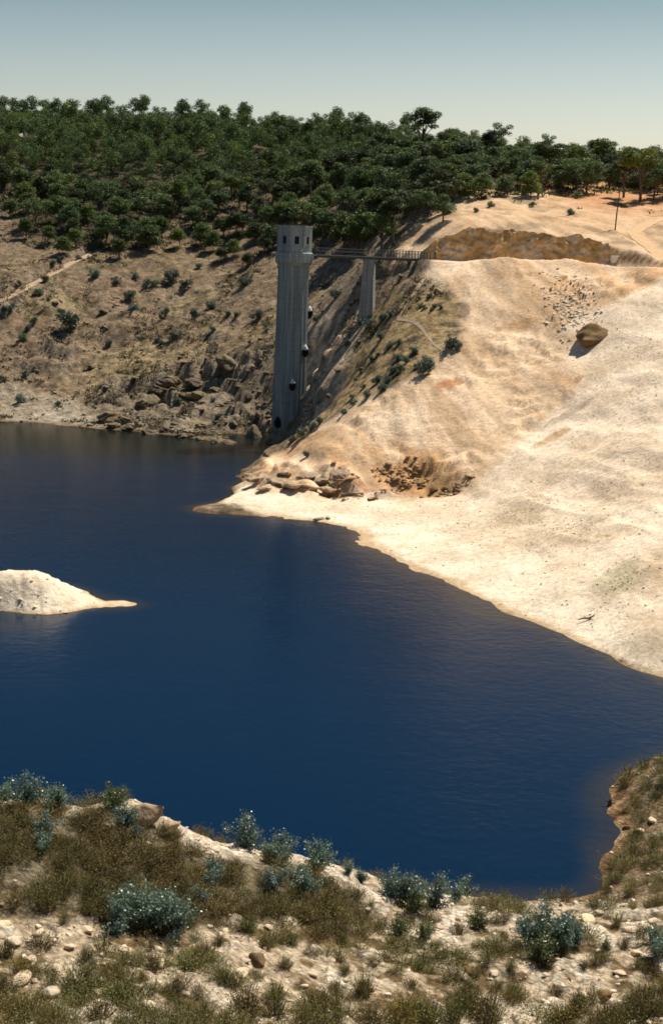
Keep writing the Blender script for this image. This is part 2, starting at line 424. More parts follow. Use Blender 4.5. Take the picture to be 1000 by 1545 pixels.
def concrete(name, tint):
    m, nt, b = nodes(name)
    tc = N(nt, 'ShaderNodeTexCoord')
    mp = N(nt, 'ShaderNodeMapping'); mp.inputs['Scale'].default_value = (2.6, 2.6, .07); L(nt, tc.outputs['Object'], mp.inputs[0])
    st = noise(nt, 1.0, 5, .6, mp.outputs[0]); fine = noise(nt, 2.2, 8, .7, tc.outputs['Object'])
    c = mixrgb(nt, 'MULTIPLY', 1, tint, ramp(nt, st, [(.32, g(.55)), (.5, g(.95)), (.68, g(1.25))]))
    c = mixrgb(nt, 'MULTIPLY', 1, c, ramp(nt, fine, [(.3, g(.8)), (.7, g(1.15))]))
    sp = N(nt, 'ShaderNodeSeparateXYZ'); L(nt, tc.outputs['Object'], sp.inputs[0])
    md = N(nt, 'ShaderNodeMath', operation='PINGPONG'); L(nt, sp.outputs[2], md.inputs[0]); md.inputs[1].default_value = .9
    lf = ramp(nt, md.outputs[0], [(.0, g(.72)), (.07, g(1))])
    c = mixrgb(nt, 'MULTIPLY', .8, c, lf)
    # waterline stain low on the shaft
    mr = N(nt, 'ShaderNodeMapRange'); mr.inputs[1].default_value = 2.2; mr.inputs[2].default_value = 3.0; L(nt, sp.outputs[2], mr.inputs[0])
    c = mixrgb(nt, 'MIX', mr.outputs[0], mixrgb(nt, 'MULTIPLY', 1, c, (.55, .55, .5)), c) if name == 'tower_concrete' else c
    L(nt, c, b.inputs['Base Color']); b.inputs['Roughness'].default_value = .85; b.inputs['Specular IOR Level'].default_value = .25
    bp = N(nt, 'ShaderNodeBump'); bp.inputs['Strength'].default_value = .3; bp.inputs['Distance'].default_value = .04
    L(nt, fine, bp.inputs['Height']); L(nt, bp.outputs[0], b.inputs['Normal'])
    return m
M_TOWER = concrete('tower_concrete', (.335, .375, .36))
M_PIER = concrete('pier_concrete', (.40, .39, .36))

def water_mat():
    m, nt, b = nodes('lake_water')
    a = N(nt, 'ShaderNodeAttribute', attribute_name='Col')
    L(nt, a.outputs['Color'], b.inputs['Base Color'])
    b.inputs['Roughness'].default_value = .2; b.inputs['IOR'].default_value = 1.33; b.inputs['Specular IOR Level'].default_value = .20; b.inputs['Specular Tint'].default_value = (.55, .90, .92, 1)
    geo = N(nt, 'ShaderNodeNewGeometry')
    n1 = noise(nt, 1.1, 5, .6); n2 = noise(nt, .22, 3, .5)
    ad = N(nt, 'ShaderNodeMath', operation='MULTIPLY_ADD'); L(nt, n2, ad.inputs[0]); ad.inputs[1].default_value = 1.2; L(nt, n1, ad.inputs[2])
    bp = N(nt, 'ShaderNodeBump'); bp.inputs['Distance'].default_value = .10
    sx = N(nt, 'ShaderNodeSeparateXYZ'); L(nt, geo.outputs['Position'], sx.inputs[0])
    mr = N(nt, 'ShaderNodeMapRange'); mr.inputs[1].default_value = 205; mr.inputs[2].default_value = 240; mr.inputs[3].default_value = .5; mr.inputs[4].default_value = .10; L(nt, sx.outputs[1], mr.inputs[0])
    n3 = noise(nt, .035, 3, .5); wp = N(nt, 'ShaderNodeMath', operation='MULTIPLY'); L(nt, mr.outputs[0], wp.inputs[0]); L(nt, ramp(nt, n3, [(.35, g(.45)), (.65, g(1.0))]), wp.inputs[1]); L(nt, wp.outputs[0], bp.inputs['Strength'])
    L(nt, ad.outputs[0], bp.inputs['Height']); L(nt, bp.outputs[0], b.inputs['Normal'])
    return m
M_WATER = water_mat()

# ------------------------------------------------------------------ the terrain
def spaced(a, b, ratio):
    k = max(1, int(math.log(b/a)/math.log(ratio))); return list(np.geomspace(a, b, k, endpoint=False))
rows = [-60, -40, -25, -14, -6, -1, 2]+spaced(4, 40, 1.03)+spaced(40, 74, 1.0028)+spaced(74, 122, 1.006)+spaced(122, 300, 1.0032)+spaced(300, 460, 1.004)+spaced(460, 1100, 1.025)
core = np.arange(-.262, .2621, .00135)
ext = .262+np.cumsum(np.geomspace(.0016, .05, 48))
us = np.concatenate([-ext[::-1], core, ext])
ys = np.array(rows, float)
wid = np.maximum(ys, 14.0)          # rows near the camera keep some width
X = (us[None]*wid[:, None]); Y = np.repeat(ys[:, None], len(us), 1)
Z = height(X, Y)
nr, nc = X.shape
x, y, z = X.ravel(), Y.ravel(), Z.ravel()
# albedo of each place
def lin(*c): return np.array([((v/255)/12.92 if v/255 <= .04045 else (((v/255)+.055)/1.055)**2.4) for v in c])
gx = np.gradient(Z, axis=1)/np.gradient(X, axis=1); gy = np.gradient(Z, axis=0)/np.maximum(1e-6, np.gradient(Y, axis=0))
steep = np.hypot(gx, gy).ravel()
soil = np.array([.275, .195, .125]); dry = np.array([.35, .26, .14]); dark = np.array([.11, .085, .05]); litter = np.array([.17, .12, .075])
grey = np.array([.27, .215, .155]); tanc = np.array([.80, .575, .38]); pale = np.array([.87, .69, .51]); ochre = np.array([.52, .28, .11]); redc = np.array([.50, .22, .09]); brownrock = np.array([.25, .15, .06])
def mixc(a, b, t): return a*(1-t[:, None])+b*t[:, None]
n_a = fbm(x, y, 14, 5, 61); n_b = fbm(x, y, 4, 4, 62); n_c = fbm(x, y, 1.5, 4, 63); n_d = fbm(x, y, 30, 3, 64)
col = np.repeat(soil[None], len(x), 0)
col = mixc(col, dry, sstep(.0, .45, n_a+.4*n_b))
col = mixc(col, dark, .85*sstep(.0, .32, n_c*.6+n_b*.5))
col = mixc(col, litter, sstep(22, 40, z+6*n_a)*(y > 300)*.8)
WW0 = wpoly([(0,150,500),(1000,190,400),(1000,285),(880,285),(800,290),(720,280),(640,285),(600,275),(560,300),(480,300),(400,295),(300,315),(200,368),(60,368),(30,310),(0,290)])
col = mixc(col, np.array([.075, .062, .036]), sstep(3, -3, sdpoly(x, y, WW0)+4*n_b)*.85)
rk = sstep(.75, 1.3, steep+.3*n_c)
col = mixc(col, grey, rk*.8)
pr = sdpoly(x, y, ROCKY); col = mixc(col, grey*.92, sstep(2, -3, pr+3*n_c)*.8); col = mixc(col, dark*.8, sstep(0, -3, pr)*sstep(.05, .25, fbm(x, y, 3, 4, 65))*.8)  # dark patches put the shade of rock cavities into the colour
col = mixc(col, np.array([.42, .35, .26]), sstep(2, -2, sdpoly(x, y, DGREY)+1.5*n_b)*.9)
gl = sdpoly(x, y, GULLY); col = mixc(col, np.array([.66, .50, .35]), sstep(3, -2, gl+3*n_b)*.9*sstep(-.4, .0, n_b+.5*n_c))
ss = sdpoly(x, y, SPURSCRUB); col = mixc(col, mixc(np.repeat(np.array([[.40, .28, .14]]), len(x), 0), dark, sstep(0, .35, n_c+.5*n_b)), sstep(2, -2, ss+2*n_b))
# bare slope
tm = sstep(1.5, -1.5, sdpoly(x, y, TAN)+2.2*n_b)*(y > 100)
a = R(70); rx = x*math.cos(a)-y*math.sin(a); ry = x*math.sin(a)+y*math.cos(a)
stre = fbm(rx*.25, ry*1.6, 7, 5, 71)
tcol = np.repeat(tanc[None], len(x), 0)
tcol = mixc(tcol, np.array([.70, .41, .20]), .75*sstep(-.05, .3, stre)); tcol = mixc(tcol, np.array([.50, .33, .19]), .6*sstep(.15, .4, fbm(rx*.3, ry*1.2, 5, 5, 76))); tcol = mixc(tcol, litter*2.0, .55*sstep(.22, .45, fbm(rx*.35, ry*2.0, 4, 5, 75)))
tcol = mixc(tcol, pale, .55*sstep(.0, .5, fbm(x, y, 18, 4, 72)))
d, zr = dist_poly(x, y, ROAD)
up = sstep(33.2, 36, z)                                   # above the bench
tcol = mixc(tcol, np.array([.55, .37, .22]), up*.7)
tcol = mixc(tcol, litter*1.4, up*sstep(.05, .4, n_b)*.6)
rr = np.clip(up*sstep(38, 52, x)*sstep(40, 47, z)+up*sstep(46, 52, z)*.5, 0, 1); tcol = mixc(tcol, np.array([.56, .27, .12]), rr*.8)
gm = sstep(2, -2, sdpoly(x, y, GRAVEL)+3*n_b)
gcol = np.repeat(pale[None], len(x), 0); gcol = mixc(gcol, np.array([.70, .53, .35]), .65*sstep(.05, .5, fbm(x, y, 7, 5, 73)+.35*n_c))
tcol = mixc(tcol, gcol, gm)
tcol = mixc(tcol, brownrock, sstep(.95, 1.5, steep+.2*n_c)*sstep(33, 34, z)*(d < 12)*.95)
tcol = mixc(tcol, mixc(np.repeat(ochre[None]*.95, len(x), 0), brownrock, sstep(.0, .35, n_c)), sstep(1, -2, sdpoly(x, y, SLUMP)+1.5*n_c)*.8)
tcol = mixc(tcol, mixc(np.repeat(grey[None], len(x), 0), ochre, sstep(-.2, .5, n_a)), sstep(1, -1.5, sdpoly(x, y, PROMROCK)+1.2*n_c)*.85*sstep(-.25, .1, n_c+.4*n_b))
def blob(px, py, rw, rd, c, amt, seed=5):
    global tcol
    p = hit(px, py)
    if p is None: return
    q = np.hypot((x-p[0])/rw, (y-p[1])/rd)+.45*n_c+.25*n_b
    tcol = mixc(tcol, np.array(c), amt*sstep(1.1, .7, q))
for b_ in [(680,577,2.2,1.6,redc,.9),(867,440,1.6,3,ochre,.6),(850,425,1.0,2,ochre,.7),(690,430,2.5,4,ochre*1.1,.4),(870,573,.8,1,redc,.6),(835,660,2.2,1.6,ochre,.7),
           (860,622,3,1.5,grey,.5),(780,490,3,1.2,ochre*.8,.6),(640,700,4,4,ochre,.5),(600,610,3,4,tanc*.8,.5),(900,260,5,12,redc*1.1,.7),(560,735,4,2,redc,.5),
           (780,770,4,6,(.50,.39,.25),.5),(840,800,5,7,(.50,.39,.25),.4),(935,875,2.5,4,(.30,.28,.13),.5),(640,840,4,3,(.4,.33,.22),.5),(700,470,1.4,2.5,litter,.7)]:
    blob(*b_)
col = mixc(col, tcol, tm)
# drawdown rim just above the water, island
im = ((y > 100) & (y < 152) & (x < 0)).astype(float)
col = mixc(col, np.array([.82, .68, .51])*(1+.16*n_b[:, None]-.12*sstep(.1, .4, n_c)[:, None]), im)
col = mixc(col, np.array([.78, .66, .50]), tm*sstep(3.5, .5, z)*(y < 200)*.7*sstep(-2, 1.5, np.minimum(sdpoly(x, y, PROMROCK), sdpoly(x, y, SLUMP))))
wet = sstep(.28+.15*n_c, .05, z)*sstep(-.5, 0, z); col = mixc(col, col*np.array([.68, .58, .46]), wet)
# foreground
fm = (y < 100).astype(float)
fcol = np.repeat(np.array([[.62, .49, .34]]), len(x), 0)
f1 = fbm(x, y, 3.4, 4, 81); f2 = fbm(x, y, .8, 4, 82)
fcol = mixc(fcol, np.array([.19, .125, .06]), sstep(-.06, .22, f1*.6+f2*.7))
fcol = mixc(fcol, np.array([.82, .69, .53]), sstep(.05, .28, fbm(x, y, 2.0, 4, 83))*.9)
px_, py_ = project(np.stack([x, y, z], 1))
HEATHW = wpoly([(-60,1225),(60,1235),(210,1255),(300,1300),(420,1318),(520,1352),(560,1372),(480,1388),(260,1392),(150,1385),(-60,1385)])
HE = sdpoly(x, y, HEATHW)
fcol = mixc(fcol, np.array([.13, .10, .05]), sstep(1.2, -.8, HE+.8*f1)*.85)
RB = wpoly([(905,1300),(930,1270),(1010,1250),(1080,1380),(960,1385),(900,1360)])
RB2 = wpoly([(925,1190),(990,1145),(1080,1130),(1100,1260),(945,1250)])
fcol = mixc(fcol, np.array([.22, .15, .075]), sstep(1.5, -1.5, np.minimum(sdpoly(x, y, RB), sdpoly(x, y, RB2))+3*f1)*.85)
fcol = mixc(fcol, fcol*np.array([.7, .55, .42]), sstep(.9, .1, z))
col = mixc(col, fcol, fm)
col = np.clip(col, .01, .9)

idx = np.arange(nr*nc).reshape(nr, nc)
Q = np.stack([idx[:-1, :-1], idx[:-1, 1:], idx[1:, 1:], idx[1:, :-1]], -1).reshape(-1, 4)
fx = x[Q].mean(1); fy = y[Q].mean(1); fz = z[Q].mean(1)
reg = np.full(len(Q), 1)                                  # 1 hillside
reg[(fy < 98)] = 0
reg[(fy >= 98) & (sdpoly(fx, fy, TAN) < 0)] = 2
reg[(fy >= 98) & (fy < 155) & (fx < -4)] = 3
VXYZ = np.stack([x, y, z], 1)
for r_, nm, mt, lb in ((0, 'ground', M_FG, 'stony near bank with cream rubble and brown soil'), (1, 'hillside', M_HILL, 'dry brown scrubby hillside behind the lake'),
                   (2, 'slope', M_EMB, 'bare tan and cream graded slope right of the tower'), (3, 'island', M_EMB, 'pale bare spit of ground rising from the lake at left')):
    q = Q[reg == r_]; u, inv = np.unique(q, return_inverse=True)
    me = to_mesh(nm, VXYZ[u], inv.reshape(-1, 4), mt, smooth=True, cols=col[u])
    link(nm, me, kind='structure', label=lb)

# ------------------------------------------------------------------ water
wx = np.concatenate([np.linspace(-320, -90, 24), np.linspace(-88, 60, 300), np.linspace(65, 120, 12)])
wy = np.concatenate([np.linspace(60, 300, 420)])
WX, WY = np.meshgrid(wx, wy); hz = base_h(WX, WY)
deep = np.array([.0009, .0115, .033]); sh = np.array([.045, .034, .018])
t = sstep(-.8, .1, hz+.25*fbm(WX, WY, 5, 3, 91).ravel())*.55
wc = mixc(np.repeat(deep[None], len(hz), 0), sh, t)
hill_refl = sstep(205, 240, WY.ravel()+WX.ravel()*.12+5*fbm(WX, WY*2, 20, 3, 92).ravel()); wc = mixc(wc, np.array([.0055, .0085, .0045]), hill_refl*.92)  # dark olive hill reflection painted into the water colour under the far bank
i2 = np.arange(WX.size).reshape(WX.shape)
WQ = np.stack([i2[:-1, :-1], i2[:-1, 1:], i2[1:, 1:], i2[1:, :-1]], -1).reshape(-1, 4)
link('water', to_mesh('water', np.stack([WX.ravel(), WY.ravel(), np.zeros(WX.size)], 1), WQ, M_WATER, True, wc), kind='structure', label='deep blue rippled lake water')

# ------------------------------------------------------------------ roads: sheets just above the ground
def strip(name, pts, hw, mat, lb, up=.07):
    P = []; 
    for a, b in zip(pts[:-1], pts[1:]):
        k = max(2, int(math.dist(a[:2], b[:2])/.8))
        for i in range(k): P.append([a[j]+(b[j]-a[j])*i/k for j in range(3)])
    P.append(list(pts[-1])); P = np.array(P)
    for _ in range(12): P[1:-1] = (P[:-2]+2*P[1:-1]+P[2:])/4
    T = np.gradient(P, axis=0); Nn = np.stack([-T[:, 1], T[:, 0]], 1); Nn /= np.linalg.norm(Nn, axis=1)[:, None]
    K = 7; V = []
    for i in range(len(P)):
        for k in range(K):
            s_ = (k/(K-1)*2-1)*hw*(1+.12*math.sin(i*.37)+.08*math.sin(i*1.3+k))
            V.append((P[i, 0]+Nn[i, 0]*s_, P[i, 1]+Nn[i, 1]*s_))
    V = np.array(V); zz = height(V[:, 0], V[:, 1])+up
    V = np.column_stack([V, zz]); ii = np.arange(len(V)).reshape(-1, K)
    Fq = np.stack([ii[:-1, :-1], ii[1:, :-1], ii[1:, 1:], ii[:-1, 1:]], -1).reshape(-1, 4)
    link(name, to_mesh(name, V, Fq, mat, True), kind='structure', label=lb)
strip('road', ROAD, 2.3, M_ROAD, 'graded dirt road along the bench')
strip('track', TRACK_L, 1.1, M_TRACK, 'dirt track crossing the scrubby hillside')
strip('track', TRACK_R, 1.3, M_TRACKR, 'ochre dirt track climbing in a bend above the bench')
def hp(lst):
    out = []
    for p in lst:
        q = hit(*p)
        if q is not None: out.append(tuple(q))
    return out
strip('path', hp([(598,482),(612,481),(625,483),(634,492),(640,502),(648,512),(655,522),(668,532),(682,540)]), .22, M_TRACK, 'pale footpath winding over the spur', .05)
strip('path', hp([(640,420),(628,440),(612,460),(600,480)]), .3, M_TRACK, 'pale footpath down from the bridge end', .05)

# ------------------------------------------------------------------ labels by place
ORD = ['first','second','third','fourth','fifth','sixth','seventh','eighth','ninth','tenth','eleventh','twelfth','thirteenth','fourteenth','fifteenth','sixteenth','seventeenth','eighteenth','nineteenth']
def ordinal(k):
    if k < 19: return ORD[k]
    t_ = (k+1)//10; o_ = (k+1) % 10
    tens = {2: 'twent', 3: 'thirt', 4: 'fort', 5: 'fift', 6: 'sixt', 7: 'sevent', 8: 'eight', 9: 'ninet'}[t_]
    return tens+('ieth' if o_ == 0 else 'y-'+ORD[o_-1])
def label_rows(items, zone):
    """items: (object, look); zone(px,py)->phrase. Ordinal from the left inside each zone and look."""
    grp = {}
    for o, look in items:
        pxx, pyy = project(np.array(o.location)[None]); zph = zone(pxx[0], pyy[0])
        grp.setdefault((look, zph), []).append((pxx[0], o))
    for (look, zph), lst in grp.items():
        lst.sort(key=lambda q: q[0])
        for k, (_, o) in enumerate(lst):
            if len(lst) == 1: o['label'] = '%s %s' % (look, zph)
            else: o['label'] = '%s %s, %s from the left' % (look, zph, ordinal(k))

# ------------------------------------------------------------------ foliage prototypes
def leaf_quads(P, size, rg, up=.0, aspect=.5):
    """quads of random facing at points P"""
    n_ = len(P); a = rg.normal(size=(n_, 3)); a[:, 2] -= up; a /= np.linalg.norm(a, axis=1)[:, None]
    b = rg.normal(size=(n_, 3)); b -= a*(a*b).sum(1)[:, None]; b /= np.linalg.norm(b, axis=1)[:, None]
    s = (size*(.6+.8*rg.random(n_)))[:, None]
    A = a*s*.5; B = b*s*.5*aspect
    V = np.stack([P-A, P+B, P+A, P-B], 1).reshape(-1, 3)
    return V, np.arange(4*n_).reshape(-1, 4)
def crown_mesh(name, clumps, count, size, c0, c1, mat, seed, shell=.55, aspect=.55):
    rg = np.random.default_rng(seed); P = []; CC = []
    wts = np.array([c[3]*c[3]*c[4] for c in clumps]); wts = wts/wts.sum()
    for (cx, cy, cz, r, rz_), w_ in zip(clumps, wts):
        k = int(count*w_); d = rg.normal(size=(k, 3)); d /= np.linalg.norm(d, axis=1)[:, None]
        rad = (shell+(1-shell)*rg.random(k)**.7)*(1+.25*vnoise(d[:, 0]*2.2+cx*3, d[:, 1]*2.2+d[:, 2]*2, seed))
        p = d*rad[:, None]*np.array([r, r, rz_]); P.append(p+np.array([cx, cy, cz]))
        tone = rg.random(k)*.7+.3*rg.random(); CC.append(c0+(c1-c0)*tone[:, None])
    P = np.concatenate(P); CC = np.concatenate(CC)
    V, F_ = leaf_quads(P, size, rg, .35, aspect)
    return to_mesh(name, V, F_, mat, False, np.repeat(CC, 4, 0))
def make_tree(seed, h, cr, style):
    rg = random.Random(seed); tb = MB(); clumps = []
    lean = (rg.uniform(-.06, .06)*h, rg.uniform(-.06, .06)*h)
    th = h*(.42 if style != 'lanky' else .62)
    tp = [(lean[0]*t*t, lean[1]*t*t, t*th-.5*(t == 0)) for t in (0, .25, .5, .75, 1)]
    tb.tube(tp, [h*.022*(1-.5*t) for t in (0, .25, .5, .75, 1)], 6)
    nb = {'round': 12, 'dense': 15, 'lanky': 8, 'open': 10}[style]
    for i in range(nb):
        a = i*2.4+rg.uniform(-.4, .4); q = (i+.5)/nb
        if style == 'lanky': rr = cr*rg.uniform(.15, .62); zc = h*(.66+.28*q)+rg.uniform(-.3, .3)
        elif style == 'dense': rr = cr*(.75*math.sin(math.pi*min(1, .25+q*.8)))*rg.uniform(.5, .9); zc = h*(.28+.62*q)
        elif style == 'open': rr = cr*rg.uniform(.3, .8); zc = h*(.42+.48*q)
        else: rr = cr*rg.uniform(.2, .7)*(1.15-q*.6); zc = h*(.40+.50*q)
        r = cr*rg.uniform(.30, .60)*({'lanky': .92, 'open': .92}.get(style, 1.0))
        cx, cy = lean[0]+rr*math.cos(a), lean[1]+rr*math.sin(a)
        clumps.append((cx, cy, zc, r, r*rg.uniform(.5, .9)))
        t0 = rg.uniform(.45, 1); b0 = (lean[0]*t0*t0, lean[1]*t0*t0, t0*th)
        if b0[2] < zc:
            mid = ((b0[0]+cx)/2+rg.uniform(-.1, .1)*cr, (b0[1]+cy)/2, b0[2]*.45+zc*.55)
            tb.tube([b0, mid, (cx, cy, zc)], [h*.010, h*.007, h*.003], 4)
    return tb, clumps
TP = []
styles = [('round', 7.6, 2.6), ('dense', 7.0, 2.7), ('open', 8.4, 2.8), ('lanky', 10.5, 2.7), ('round', 6.4, 2.3), ('dense', 8.4, 2.5), ('open', 7.2, 2.4), ('lanky', 9.4, 2.9)]
looks = ['rounded olive gum tree', 'dense bushy gum tree', 'open crowned gum tree', 'tall thin gum tree', 'small rounded gum tree', 'dense upright gum tree', 'loose crowned gum tree', 'tall spreading gum tree']
for k, (st, h, cr) in enumerate(styles):
    tb, cl = make_tree(100+k, h, cr, st)
    c0 = np.array([.030, .056, .022]); c1 = np.array([.150, .215, .075])
    if k % 3 == 1: c0 = c0*np.array([1.2, 1.1, .9]); c1 = c1*np.array([1.2, 1.1, .8])
    tm_ = tb.mesh('tree_trunk', M_BARK, True)
    cm = crown_mesh('tree_crown', cl, 3800 if st == 'dense' else 3200, .33, c0, c1, M_LEAF, 200+k, .3)
    TP.append((tm_, cm, looks[k], h))
# where the wood stands
WOOD = [(-20,135),(1020,150),(1020,300),(955,290),(915,262),(870,290),(790,300),(730,285),(700,300),(625,305),(600,262),(595,335),(545,350),(470,345),(430,345),(385,330),(345,325),(300,348),(262,350),(205,378),(130,376),(60,372),(45,330),(20,300),(-20,280)]
cand = []
rs = np.random.default_rng(5)
tries = np.column_stack([rs.uniform(-.30, .30, 40000), rs.uniform(0, 1, 40000)])
Yc = 275+tries[:, 1]**.8*265; Xc = tries[:, 0]*Yc; Zc = height(Xc, Yc)
pxc, pyc = project(np.column_stack([Xc, Yc, Zc]))
inside = inpoly(np.clip(pxc, -15, 1015), pyc, WOOD)
cell = {}
def free(xx, yy, md):
    cx, cy = int(xx//6), int(yy//6)
    for i in (-1, 0, 1):
        for j in (-1, 0, 1):
            for (a, b) in cell.get((cx+i, cy+j), ()):
                if (a-xx)**2+(b-yy)**2 < md*md: return False
    cell.setdefault((cx, cy), []).append((xx, yy)); return True
forest = []
for i in np.argsort(pxc*0+rs.random(len(pxc))):
    if not inside[i]: continue
    if pyc[i] < 150: continue
    md = 4.8
    if Yc[i] > 415: md = 3.9
    if pxc[i] > 600: md = 5.8
    if pyc[i] > 275 and 235 < pxc[i] < 740 and rs.random() < .45: continue
    if pyc[i] > 285 and pxc[i] < 70 and rs.random() < .5: continue
    if pyc[i] > 290: md = 6.2
    if free(Xc[i], Yc[i], md): forest.append((Xc[i], Yc[i], Zc[i], pxc[i], pyc[i]))
# keep those that can be seen: cull trees hidden far behind the ridge by height of ground sight line
def visible(p, hgt):
    q = np.array([p[0], p[1], p[2]+hgt]); ts = np.linspace(.5, .985, 40)
    P = EYE[None]+(q-EYE)[None]*ts[:, None]; return bool((P[:, 2] > base_h(P[:, 0], P[:, 1])-.2).all())
forest = [p for p in forest if visible(p, 8)]
tree_items = []
hand = [  # px, py of the trunk foot, prototype, height in m
 (428,232,3,11),(552,238,2,10),(632,240,3,12.5),(700,262,0,11),(745,268,5,10.5),(828,272,7,11.5),(860,275,2,12),(905,268,7,12),(950,275,5,12),(985,278,2,12),
 (940,298,3,11.5),(884,292,2,10),(1000,298,0,10),(965,304,7,11),(918,286,5,9),(868,286,0,10),(985,302,2,9),
 (302,372,1,6),(338,360,4,5.5),(292,345,0,6),(225,378,1,6.5),(160,372,0,8),(190,372,5,8),(245,362,4,6),(332,395,4,3.5),(445,348,5,8),(458,352,2,8),(404,352,0,7),
 (495,368,0,8),(518,375,1,8),(540,378,5,9),(575,378,6,7.5),(592,372,3,9),(560,345,1,8),(478,352,4,6),(610,330,5,6.5),(583,300,5,8),(540,300,0,8),(643,322,1,5.5),(672,320,6,6.5),(655,300,0,7),(700,292,1,6),
 (725,300,5,6),(760,296,5,6),(800,300,1,6),(640,332,6,6),(352,388,1,4.5),(398,384,5,5.5),(372,404,4,3.6),(322,378,1,5),(272,372,4,4.5),(412,376,6,6),(384,368,1,5.5),(356,352,5,6),(180,388,4,4.5),(95,384,1,4.5),(668,334,5,5.5),(845,290,0,7),(780,282,0,8),(15,330,4,5),(40,360,4,5),(350,300,0,8),(365,355,6,6)]
for (a_, b_, k, hh) in hand:
    p = hit(a_, b_)
    if p is None:
        print('no hit', a_, b_); continue
    forest = [f for f in forest if (f[0]-p[0])**2+(f[1]-p[1])**2 > 3.2**2]
    tree_items.append((p, k, hh*(.74 if a_ > 690 and b_ < 300 else 1)))
budget = 292-len(tree_items)
forest.sort(key=lambda f: f[1])
rt = random.Random(3)
near_f, rest_f = forest[:budget], forest[budget:]
for f in near_f:
    k = rt.choices(range(8), [4, 4, 3, 1.2, 4, 3, 3, 1])[0]
    big = .82 if f[3] > 620 and f[4] < 300 else .98
    tree_items.append((np.array(f[:3]), k, TP[k][3]*big*rt.uniform(.72, 1.1)))
titems = []
for p, k, hh in tree_items:
    tm_, cm, look, h = TP[k]; s = hh/h; pq_ = project(np.array(p)[None]); xs_ = 1.55 if (pq_[0][0] > 600 and pq_[1][0] < 300) else 1.34
    o = thing('gum_tree', look, 'tree', (p[0], p[1], p[2]-.15), rt.uniform(0, 6.28), 'gum trees on the hill behind the lake', (s*xs_*rt.uniform(.9, 1.2), s*xs_*rt.uniform(.9, 1.2), s))
    link('trunk', tm_, o); link('crown', cm, o); titems.append((o, look))
def tzone(a_, b_):
    cols = ['at far left', 'left of the tower', 'above the tower', 'above the bridge', 'above the rock cut', 'at far right']
    c = cols[0] if a_ < 120 else cols[1] if a_ < 390 else cols[2] if a_ < 480 else cols[3] if a_ < 640 else cols[4] if a_ < 860 else cols[5]
    sk = 212 if a_ < 500 else 262
    r_ = 'on the skyline' if b_ < sk else 'on the upper slope' if b_ < sk+45 else 'on the middle slope' if b_ < sk+90 else 'low in the wood'
    return r_+' '+c
label_rows(titems, tzone)
# the rest of the wood, one mass
if rest_f:
    VV, FF, CCc = [], [], []; off = 0
    for f in rest_f:
        k = rt.randrange(8); cm = TP[k][1]; nv = len(cm.vertices)
        co = np.empty(nv*3, np.float32); cm.vertices.foreach_get('co', co); co = co.reshape(-1, 4, 3)[::2].reshape(-1, 3)
        ccx = np.empty(nv*4, np.float32); cm.color_attributes['Col'].data.foreach_get('color', ccx); ccx = ccx.reshape(-1, 4, 4)[::2].reshape(-1, 4)[:, :3]
        a_ = rt.uniform(0, 6.28); s = rt.uniform(.75, 1.3); c_, s_ = math.cos(a_), math.sin(a_)
        co = np.column_stack([(co[:, 0]*c_-co[:, 1]*s_)*s+f[0], (co[:, 0]*s_+co[:, 1]*c_)*s+f[1], co[:, 2]*s+f[2]])
        VV.append(co); CCc.append(ccx*rt.uniform(.75, 1.2)); off += len(co)
    VV = np.concatenate(VV)
    link('distant_wood', to_mesh('distant_wood', VV, np.arange(len(VV)).reshape(-1, 4), M_LEAF, False, np.concatenate(CCc)), kind='stuff', label='far gum wood covering the ridge at the back', category='wood')

# ------------------------------------------------------------------ scrub on the far slopes
SP = []
for k in range(4):
    rg = random.Random(k+50); cl = []
    for i in range(6 if k < 3 else 9):
        a_ = rg.uniform(0, 6.28); r_ = rg.uniform(.1, .6)
        cl.append((r_*math.cos(a_), r_*math.sin(a_), rg.uniform(.35, .9), rg.uniform(.28, .45), rg.uniform(.3, .5)))
    c0 = np.array([.06, .085, .055]); c1 = np.array([.22, .30, .22])
    if k == 1: c0 = np.array([.05, .075, .055]); c1 = np.array([.19, .28, .22])
    cm = crown_mesh('scrub_crown', cl, 900, .17, c0, c1, M_SCRUB, 300+k, .2)
    st = MB()
    for (cx, cy, cz, r, rz_) in cl: st.tube([(0, 0, -.3), (cx*.4, cy*.4, cz*.5), (cx, cy, cz)], [.04, .025, .012], 4)
    SP.append((st.mesh('scrub_stem', M_BARK, True), cm))
scrubs = [(109,498,26),(12,470,12),(18,466,9),(42,500,10),(95,475,10),(36,515,12),(52,486,10),(68,425,10),(80,400,9),(140,418,14),(205,420,9),(176,428,9),(193,452,16),(198,470,14),(222,432,11),(234,432,10),
 (255,428,20),(281,434,15),(250,475,11),(264,510,13),(236,515,8),(246,520,9),(295,480,15),(320,466,14),(345,478,9),(358,478,8),(388,482,15),(370,430,15),(322,500,9),(34,608,13),(88,612,9),(266,612,12),(330,632,11),(320,606,7),(40,568,10),
 (5,575,9),(163,522,9),(345,560,8),(378,520,7),(300,405,9),(400,530,8),(400,500,8),(412,600,8),(60,445,12),(90,395,9),(120,392,8),(30,430,8),
 (678,526,24),(688,528,14),(637,562,26),(604,560,16),(592,562,14),(575,590,16),(582,578,14),(568,578,14),(554,600,14),(532,612,12),(520,625,12),(548,585,9),(532,600,9),(625,534,16),(600,545,14),(600,520,12),(576,484,17),(588,478,12),(552,496,22),(574,512,16),(506,450,17),(476,486,12),
 (586,525,12),(612,548,12),(628,555,10),(455,660,18),(468,650,16),(482,640,14),(440,668,14),(463,690,12),(645,450,9),(632,452,7),(648,448,7),(560,545,10),(538,575,8),(400,690,8),(650,470,8),(665,466,8),(632,464,9),(640,466,8),(655,463,7),(617,398,10),(862,324,12),(802,312,9),(718,320,10),(870,300,14),(742,312,12)]
sitems = []
